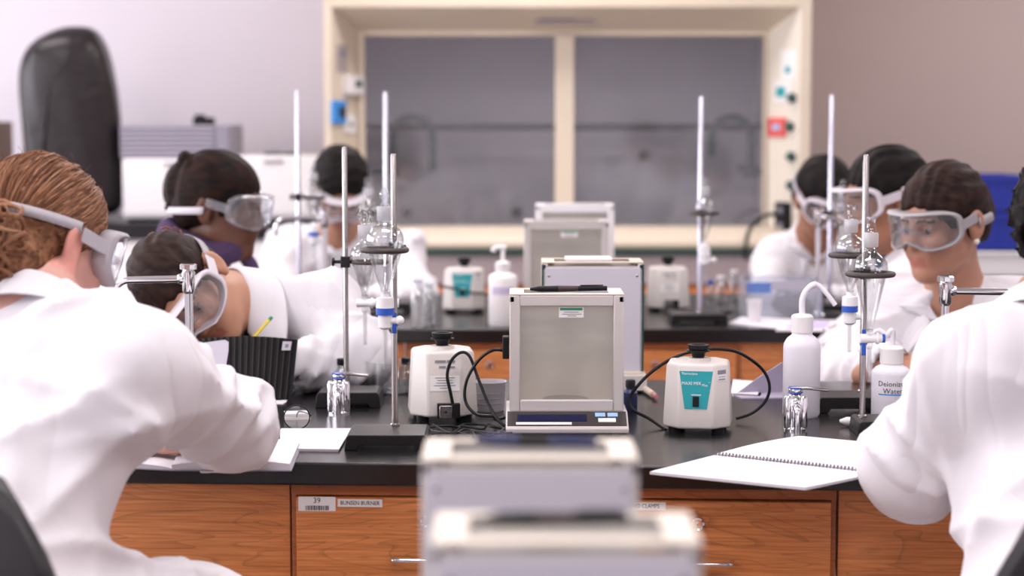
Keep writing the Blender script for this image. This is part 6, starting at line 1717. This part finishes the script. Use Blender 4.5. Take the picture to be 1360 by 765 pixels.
# combed strands running back to the bun, and loose curls in the bun
rnd = random.Random(21)
m_ = MB(); orgA = Vector(A_t.location)
def on_hair(d, lift=0.0):
    d = Vector(d).normalized(); r_ = Vector((.081, .103, .090))
    k = 1 / math.sqrt((d.x / r_.x) ** 2 + (d.y / r_.y) ** 2 + (d.z / r_.z) ** 2)
    return Vector((0, -.018, .034)) + d * (k + lift)
bun = Vector((.036, -.112, -.060))
bd = (bun - Vector((0, -.018, .034))).normalized()
for i in range(1100):
    th = rnd.uniform(-1.5, 1.5)
    st = Vector((math.sin(th) * 1.0, math.cos(th) * .95, rnd.uniform(-.05, .95))).normalized()
    if rnd.random() < .35: st = Vector((rnd.uniform(-1, 1), rnd.uniform(-.9, .5), rnd.uniform(.1, 1))).normalized()
    lift = rnd.uniform(-.0008, .0028); pts = []
    wob = Vector((rnd.uniform(-1, 1), rnd.uniform(-1, 1), rnd.uniform(-1, 1))) * .05
    for j in range(8):
        t = j / 7; d = st.lerp(bd, t * .93) + wob * math.sin(PI * t)
        pts.append(A_H + A_M @ on_hair(d, lift + .0025 * math.sin(PI * t)) - orgA)
    m_.tube(pts, [.0015 * (1 - .6 * abs(2 * j / 7 - 1)) for j in range(8)], 4, rnd.choice((0, 1, 1, 2)))
for i in range(80):
    c = bun + Vector((rnd.uniform(-.055, .06), rnd.uniform(-.044, .0), rnd.uniform(-.045, .05))); ax = Vector((rnd.uniform(-1, 1), rnd.uniform(-1, .3), rnd.uniform(-1, 1))).normalized()
    e1 = ax.orthogonal().normalized(); e2 = ax.cross(e1); r0 = rnd.uniform(.012, .032); a0 = rnd.uniform(0, 6.3)
    pts = [A_H + A_M @ (c + (e1 * math.cos(a0 + a) + e2 * math.sin(a0 + a)) * r0 * (1 + .12 * a / 6) + ax * .004 * a) - orgA for a in [4.4 * j / 11 for j in range(12)]]
    m_.tube(pts, [.0042 * math.sin(PI * (j + .6) / 12.4) for j in range(12)], 5, rnd.choice((0, 1, 1, 2)))
for i in range(60):                        # flyaways
    d = Vector((rnd.uniform(-1, 1), rnd.uniform(-.8, .5), rnd.uniform(.1, 1))).normalized()
    p0 = on_hair(d, 0); dr = Vector((rnd.uniform(-1, 1), rnd.uniform(-1, .2), rnd.uniform(-.3, .6))) * .02
    m_.tube([A_H + A_M @ (p0 + d * (.010 * math.sin(PI * t * .8)) + dr * t) - orgA for t in (0, .33, .66, 1)], .00028, 3)
m_.build('hair_strands', [mat('auburn_strand_dark', (.13, .052, .026), .45, spec=.2), mat('auburn_strand', (.24, .105, .052), .42, spec=.25), mat('auburn_strand_light', (.38, .19, .10), .4, spec=.3)], A_t, angle=180)
e_ = MB().sphere(tuple(A_H + A_M @ Vector((.083, -.004, -.050)) - orgA), .0032, 10); e_.build('earring', 'gold', A_t)
d0 = A_H + A_M @ Vector((.084, .002, -.052)) - orgA
MB().tube([d0, d0 + Vector((0, 0, -.016))], .0006, 5).sphere(tuple(d0 + Vector((0, 0, -.018))), .003, 10).sphere(tuple(d0 + Vector((0, 0, -.009))), .0018, 8).build('earring', 'pearl', A_t)

# ================= H: curly-haired student at the right edge
SLh = P(1308, 494, 2.80); SRh = SLh + Vector((.25, .20, .01)); PVh = P(1425, 868, 2.62)
H_spec = dict(label='person with black curly hair and white lab coat, cropped by the photo edge', f=(-.30, .86, -.40), H=P(1442, 314, 2.95), N=P(1408, 404, 2.87), SL=SLh, SR=SRh,
    EL=P(1200, 617, 2.955), ER=SRh + Vector((-.06, .22, -.17)), WL=P(1290, 612, 3.17), WR=P(1310, 590, 3.32), PV=PVh, tf=(-.62, .78, -.1),
    KL=(PVh.x - .12, PVh.y + .42, .58), KR=(PVh.x + .1, PVh.y + .45, .58), AL=(PVh.x - .22, PVh.y + .42, .10), AR=(PVh.x + .05, PVh.y + .52, .10),
    skin='skin_brown', lipm='lip_brown', hairm='hair_black', vox=.0075, bvox=.006, seed=9, amp=.012, dsc=.8, sleeve=(.082, .074, .056), trunk=((.15, .15), (.150, .115)), fold=.008,
    hl=((.9, .3, -.1), (0, 0, 1), .6, 1), hr=((-.8, .2, -.1), (0, 0, 1), .5, -1),
    hair=short_hair(vol=.030), hair_disp=curl_disp(.016, 130, 4), hvox=.005, goggles=False)
H_t, H_M, H_H, *_ = person(H_spec)

# ================= B: bent student on the far side of the bench
fB = Vector((.2, -.79, -.57)); lB = Vector((.68, -.3, .67))
B_spec = dict(label='person in white lab coat bending head down over the black ribbed folder', f=fB, l=lB, H=P(246, 384, 3.98), N=P(314, 402, 4.06), nk_w=3.0, SL=P(428, 415, 4.10), SR=P(318, 462, 4.24),
    EL=P(476, 478, 4.00), ER=P(262, 512, 4.12), WL=P(374, 488, 3.91), WR=P(268, 502, 4.02), PV=(-.38, 4.46, .72), tf=(-.45, -.86, -.2),
    KL=(-.28, 4.25, .70), KR=(-.50, 4.25, .70), AL=(-.28, 4.28, .10), AR=(-.5, 4.28, .10),
    skin='skin_tan', lipm='lip_tan', hairm='hair_brown', vox=.009, bvox=.0055, seed=3, amp=.012, sleeve=(.076, .070, .056),
    hl=((-.9, -.1, -.15), (0, -.2, 1), .5, 1), shirt='black_shirt', shirt_z=.012,
    hair=short_hair(vol=.010, extra=[ell((0, -.11, .03), (.03, .03, .03), k=.02)]), hair_disp=strand_disp(.002, 220), collar_kw=dict(r=.062, h=.050, drop=.04, tips=.045), gog_kw=dict(hair=.012, rim='goggle'))
B_t, B_M, B_H, B_co, B_ho, B_sd = person(B_spec)
m_ = MB(); orgB = Vector(B_t.location); rnd = random.Random(8)
for i in range(26):                       # tousled lighter tuft at the back of the head
    c = Vector((rnd.uniform(-.03, .03), -.115 + rnd.uniform(-.01, .02), .04 + rnd.uniform(-.02, .03)))
    pts = [B_H + B_M @ (c + Vector((.018 * math.sin(a + i), -.02 * a / 3, .016 * math.cos(a + i)))) - orgB for a in [j * .4 for j in range(8)]]
    m_.tube(pts, .0016, 4)
m_.build('hair_tuft', 'hair_auburn', B_t, angle=180)
a_, b_ = P(336, 449, 3.93), P(361, 421, 3.95)
pc = thing('pencil', 'yellow pencil with green end held at the bent student\'s coat', 'pencil', (a_ + b_) / 2)
c_ = (a_ + b_) / 2; e0, e1 = a_ - c_, b_ - c_
MB().cyl(e0, e0.lerp(e1, .86), .0036, n=6).build('barrel', 'yellow', pc); MB().cyl(e0.lerp(e1, .86), e0.lerp(e1, .93), .0038).build('ferrule', 'green', pc); MB().cyl(e0.lerp(e1, .93), e1, .0035).build('eraser', 'green', pc); MB().cyl(e0 - (e1 - e0) * .16, e0, .0006, .0036, 6).build('point', 'cream', pc)

# ================= C: braided-hair student facing right
C_spec = dict(label='person with dark braided bun, clear goggles and purple scarf facing right', f=(.95, -.16, -.20), H=P(292, 272, 4.80), N=P(268, 346, 4.82), SL=P(236, 398, 4.95), SR=P(214, 405, 4.66),
    EL=P(320, 470, 5.0), ER=P(196, 480, 4.62), WL=P(400, 480, 5.02), WR=P(275, 500, 4.72), PV=(-.95, 4.80, .70), tf=(.95, -.1, -.1),
    KL=(-.60, 4.88, .68), KR=(-.62, 4.70, .68), AL=(-.60, 4.90, .10), AR=(-.62, 4.70, .10),
    skin='skin_deep', lipm='lip_deep', hairm='hair_braid', vox=.011, bvox=.0065, seed=12, amp=.012,
    hair=short_hair(vol=.016, extra=[ell((0, -.105, .025), (.058, .042, .066), k=.012), cap((.030, -.100, .092), (.040, -.112, -.03), .016, .013, k=.004), cap((.050, -.078, .085), (.058, -.086, -.02), .013, .012, k=.004), ell((.03, -.098, .100), (.020, .018, .016), k=.004)]),
    hair_disp=strand_disp(.0015, 170, (1, .0, .2)), gog_kw=dict(hair=.018, rim='lens', strapm='goggle', strap_z=(-.012, -.040)))
C_t, C_M, C_H, C_co, *_ = person(C_spec)
m_ = MB(); orgC = Vector(C_t.location)
Nc = Vector(C_spec['N']) - orgC + Vector((.01, 0, .030))
pts = [Nc + Vector((.085 * math.cos(a), .085 * math.sin(a), .012 + .012 * math.cos(a * 2) - .02 * math.cos(a))) for a in [2 * PI * i / 26 for i in range(26)]]
m_.tube(pts, [.032 + .004 * math.sin(5 * i) for i in range(26)], 10, closed=True); m_.tube(spline([Nc + Vector((.09, -.02, -.01)), Nc + Vector((.12, -.03, -.05)), Nc + Vector((.12, -.05, -.11))], 6), .018, 8)
m_.build('scarf', 'purple', C_t, angle=80)

# ================= D: far student leaning over the middle bench
D_spec = dict(label='out-of-focus person with black hair leaning down behind the middle bench', f=(.16, -.74, -.65), H=P(452, 250, 6.20), N=P(452, 305, 6.32), SL=P(528, 345, 6.38), SR=P(384, 340, 6.38),
    EL=P(555, 397, 6.16), ER=P(362, 396, 6.16), WL=P(478, 402, 5.98), WR=P(428, 402, 5.98), PV=(-.54, 6.62, .74), tf=(0, -.97, -.2),
    KL=(-.44, 6.36, .70), KR=(-.64, 6.36, .70), AL=(-.44, 6.4, .10), AR=(-.64, 6.4, .10),
    skin='skin_olive', lipm='lip_olive', hairm='hair_black', vox=.012, bvox=.008, seed=14, amp=.012,
    hl=((-.8, -.4, -.1), (0, 0, 1), .6, 1), hr=((.8, -.4, -.1), (0, 0, 1), .6, -1), V=P(453, 352, 6.20),
    hair=short_hair(vol=.016), hair_disp=curl_disp(.006, 90, 2), hvox=.007, gog_kw=dict(hair=.018))
person(D_spec)

# ================= E: far student behind the clear bin
E_spec = dict(label='out-of-focus dark-haired person in white lab coat behind the clear plastic bin', f=(.30, -.78, -.52), H=P(1094, 262, 6.22), N=P(1084, 312, 6.36), SL=P(1140, 352, 6.42), SR=P(1034, 346, 6.42),
    EL=P(1162, 400, 6.25), ER=P(1016, 400, 6.22), WL=P(1105, 402, 6.08), WR=P(1060, 402, 6.08), PV=(.98, 6.66, .74), tf=(.1, -.97, -.2),
    KL=(1.08, 6.40, .70), KR=(.88, 6.40, .70), AL=(1.08, 6.44, .10), AR=(.88, 6.44, .10),
    skin='skin_brown', lipm='lip_brown', hairm='hair_black', vox=.012, bvox=.008, seed=15, amp=.012, sleeve=(.072, .064, .05),
    V=P(1087, 356, 6.24), hair=short_hair(vol=.014), hair_disp=strand_disp(.002, 160), hvox=.007, gog_kw=dict(hair=.016))
person(E_spec)

# ================= F: student facing left with white strap, between the benches
F_spec = dict(label='person in goggles with white strap and teal collar facing left before the taupe wall', f=(-.94, -.20, -.22), H=P(1176, 262, 4.86), N=P(1200, 338, 4.90), SL=P(1216, 386, 4.74), SR=P(1218, 382, 5.04),
    EL=P(1160, 452, 4.68), ER=P(1150, 440, 5.04), WL=P(1110, 470, 4.80), WR=P(1105, 455, 5.02), PV=(1.08, 4.92, .72), tf=(-.97, -.1, -.15),
    KL=(.72, 4.80, .69), KR=(.72, 4.98, .69), AL=(.72, 4.80, .10), AR=(.72, 4.98, .10),
    skin='skin_brown', lipm='lip_brown', hairm='hair_black', vox=.011, bvox=.0065, seed=16, amp=.012, shirt='teal_shirt', shirt_z=.035, V=P(1165, 385, 4.88),
    hair=short_hair(vol=.011), hair_disp=strand_disp(.002, 200), gog_kw=dict(hair=.013, rim='goggle', strapm='goggle', strap_z=(.016, .036)), collar_kw=dict(r=.070, h=.03))
F_t, F_M, F_H, *_ = person(F_spec)

# ================= G: person with pearl earring at the far side of the bench
G_spec = dict(label='person with dark pulled-back hair, grey goggles and pearl earring facing left', f=(-.76, -.60, -.24), H=P(1252, 292, 4.36), N=P(1268, 384, 4.42), SL=P(1350, 420, 4.42), SR=P(1186, 420, 4.52),
    EL=P(1385, 505, 4.24), ER=P(1128, 498, 4.36), WL=P(1292, 496, 4.06), WR=P(1184, 489, 4.08), PV=(1.0, 4.55, .72), tf=(-.42, -.90, -.12),
    KL=(.98, 4.28, .70), KR=(.80, 4.30, .70), AL=(.98, 4.32, .10), AR=(.8, 4.32, .10),
    skin='skin_olive', lipm='lip_olive', hairm='hair_brown', vox=.009, bvox=.0048, seed=17, amp=.012, sleeve=(.076, .068, .054), trunk=((.16, .125), (.16, .105)),
    hr=((.75, -.25, .25), (-.2, -.3, 1), .8, 1), hl=((-.8, -.1, -.05), (0, -.2, 1), .5, 1), V=P(1238, 440, 4.28), hole=.03, shirt='black_shirt', shirt_z=-.115,
    hair=short_hair(vol=.013, extra=[ell((0, -.105, .0), (.055, .04, .055), k=.02)]), hair_disp=strand_disp(.002, 220), gog_kw=dict(hair=.015, rim='goggle_grey', strapm='goggle_grey', strap_z=(-.004, -.012), wide=1.2), collar_kw=dict(r=.066, h=.042, tips=.05, gap=34, drop=.07), lapw=.07)
G_t, G_M, G_H, *_ = person(G_spec)
o_ = Vector(G_t.location); MB().sphere(tuple(G_H + G_M @ Vector((-.084, -.002, -.046)) - o_), .0075, 12).build('earring', 'pearl', G_t)

# ------------------------------------------------------------------ seats
def lab_chair(x, y, yaw, label, seat=.60, top=1.06, tilt=.0):
    """yaw: direction the sitter faces"""
    t = thing('lab_chair', label, 'chair', (x, y, 0), yaw - PI / 2)
    rings = []
    m_ = MB()
    n, k = 22, 14; rows = []
    for j in range(k + 1):
        z = seat + .10 + (top - seat - .10) * j / k; q = 2 * j / k - 1; hw = .225 * (1 - abs(q) ** 2.4 * .42)
        rows.append([(hw * (2 * i / n - 1), -.19 - .02 * (j / k) + .065 * (2 * i / n - 1) ** 2, z - .03 * (2 * i / n - 1) ** 4 * max(q, 0)) for i in range(n + 1)])
    m_.loft(rows, 0, False, False, closed=False); m_.build('backrest', 'chair', t, solidify=.016, angle=60)
    MB().loft([[(.21 * math.copysign(abs(math.cos(a)) ** .6, math.cos(a)), .20 * math.copysign(abs(math.sin(a)) ** .6, math.sin(a)), z) for a in [2 * PI * i / 28 for i in range(28)]] for z in (seat - .04, seat)]).build('seat', 'chair', t, bevel=.012)
    MB().tube(spline([(0, -.05, seat - .05), (0, -.20, seat - .05), (0, -.235, seat + .05), (0, -.215, seat + .25)], 6), .014, 10).build('back_bar', 'black', t)
    MB().cyl((0, 0, .10), (0, 0, seat - .04), .024).build('column', 'chrome', t)
    MB().torus((0, 0, .26), .20, .011, n=30).build('foot_ring', 'chrome', t)
    for i in range(5):
        a = 2 * PI * i / 5; b = MB().tube([(0, 0, .11), (.26 * math.cos(a), .26 * math.sin(a), .07)], .016, 8); lg = b.build('leg', 'black', t)
        MB().lathe([(.02, 0), (.025, .01), (.025, .05), (.018, .06)], 12, 0, (.26 * math.cos(a), .26 * math.sin(a), 0)).build('glide', 'black', lg)
        MB().tube([(.02 * math.cos(a), .02 * math.sin(a), .26), (.2 * math.cos(a), .2 * math.sin(a), .26)], .006, 6).build('spoke', 'chrome', t)
    return t
lab_chair(PVa.x - .035 + .78 * .25, PVa.y - .03 - .62 * .25, math.atan2(.78, .62), 'black lab chair behind the red-haired student', seat=.585, top=1.09)
lab_chair(PVh.x + .035 - .78 * .22, PVh.y - .03 - .62 * .22, math.atan2(.78, -.62), 'black lab chair behind the curly-haired student', seat=.585, top=1.05)
for (x, y, lab) in ((-.38, 4.50, 'bent student'), (-.95, 4.70, 'braided-hair student'), (-.54, 6.66, 'far leaning student'), (.98, 6.70, 'student behind the clear bin'), (1.12, 4.95, 'student with the teal collar'), (1.0, 4.55, 'person with the pearl earring')):
    t = thing('lab_stool', 'black round lab stool hidden below the ' + lab, 'stool', (x, y, 0), 0, 'lab stools')
    MB().lathe([(.15, .54), (.165, .55), (.165, .585), (.15, .60)], 28).build('seat', 'chair', t)
    for i in range(4):
        a = PI / 4 + PI / 2 * i; MB().tube([(.11 * math.cos(a), .11 * math.sin(a), .54), (.19 * math.cos(a), .19 * math.sin(a), 0)], .011, 8).build('leg', 'chrome', t)
    MB().torus((0, 0, .2), .165, .008, n=28).build('foot_ring', 'chrome', t)
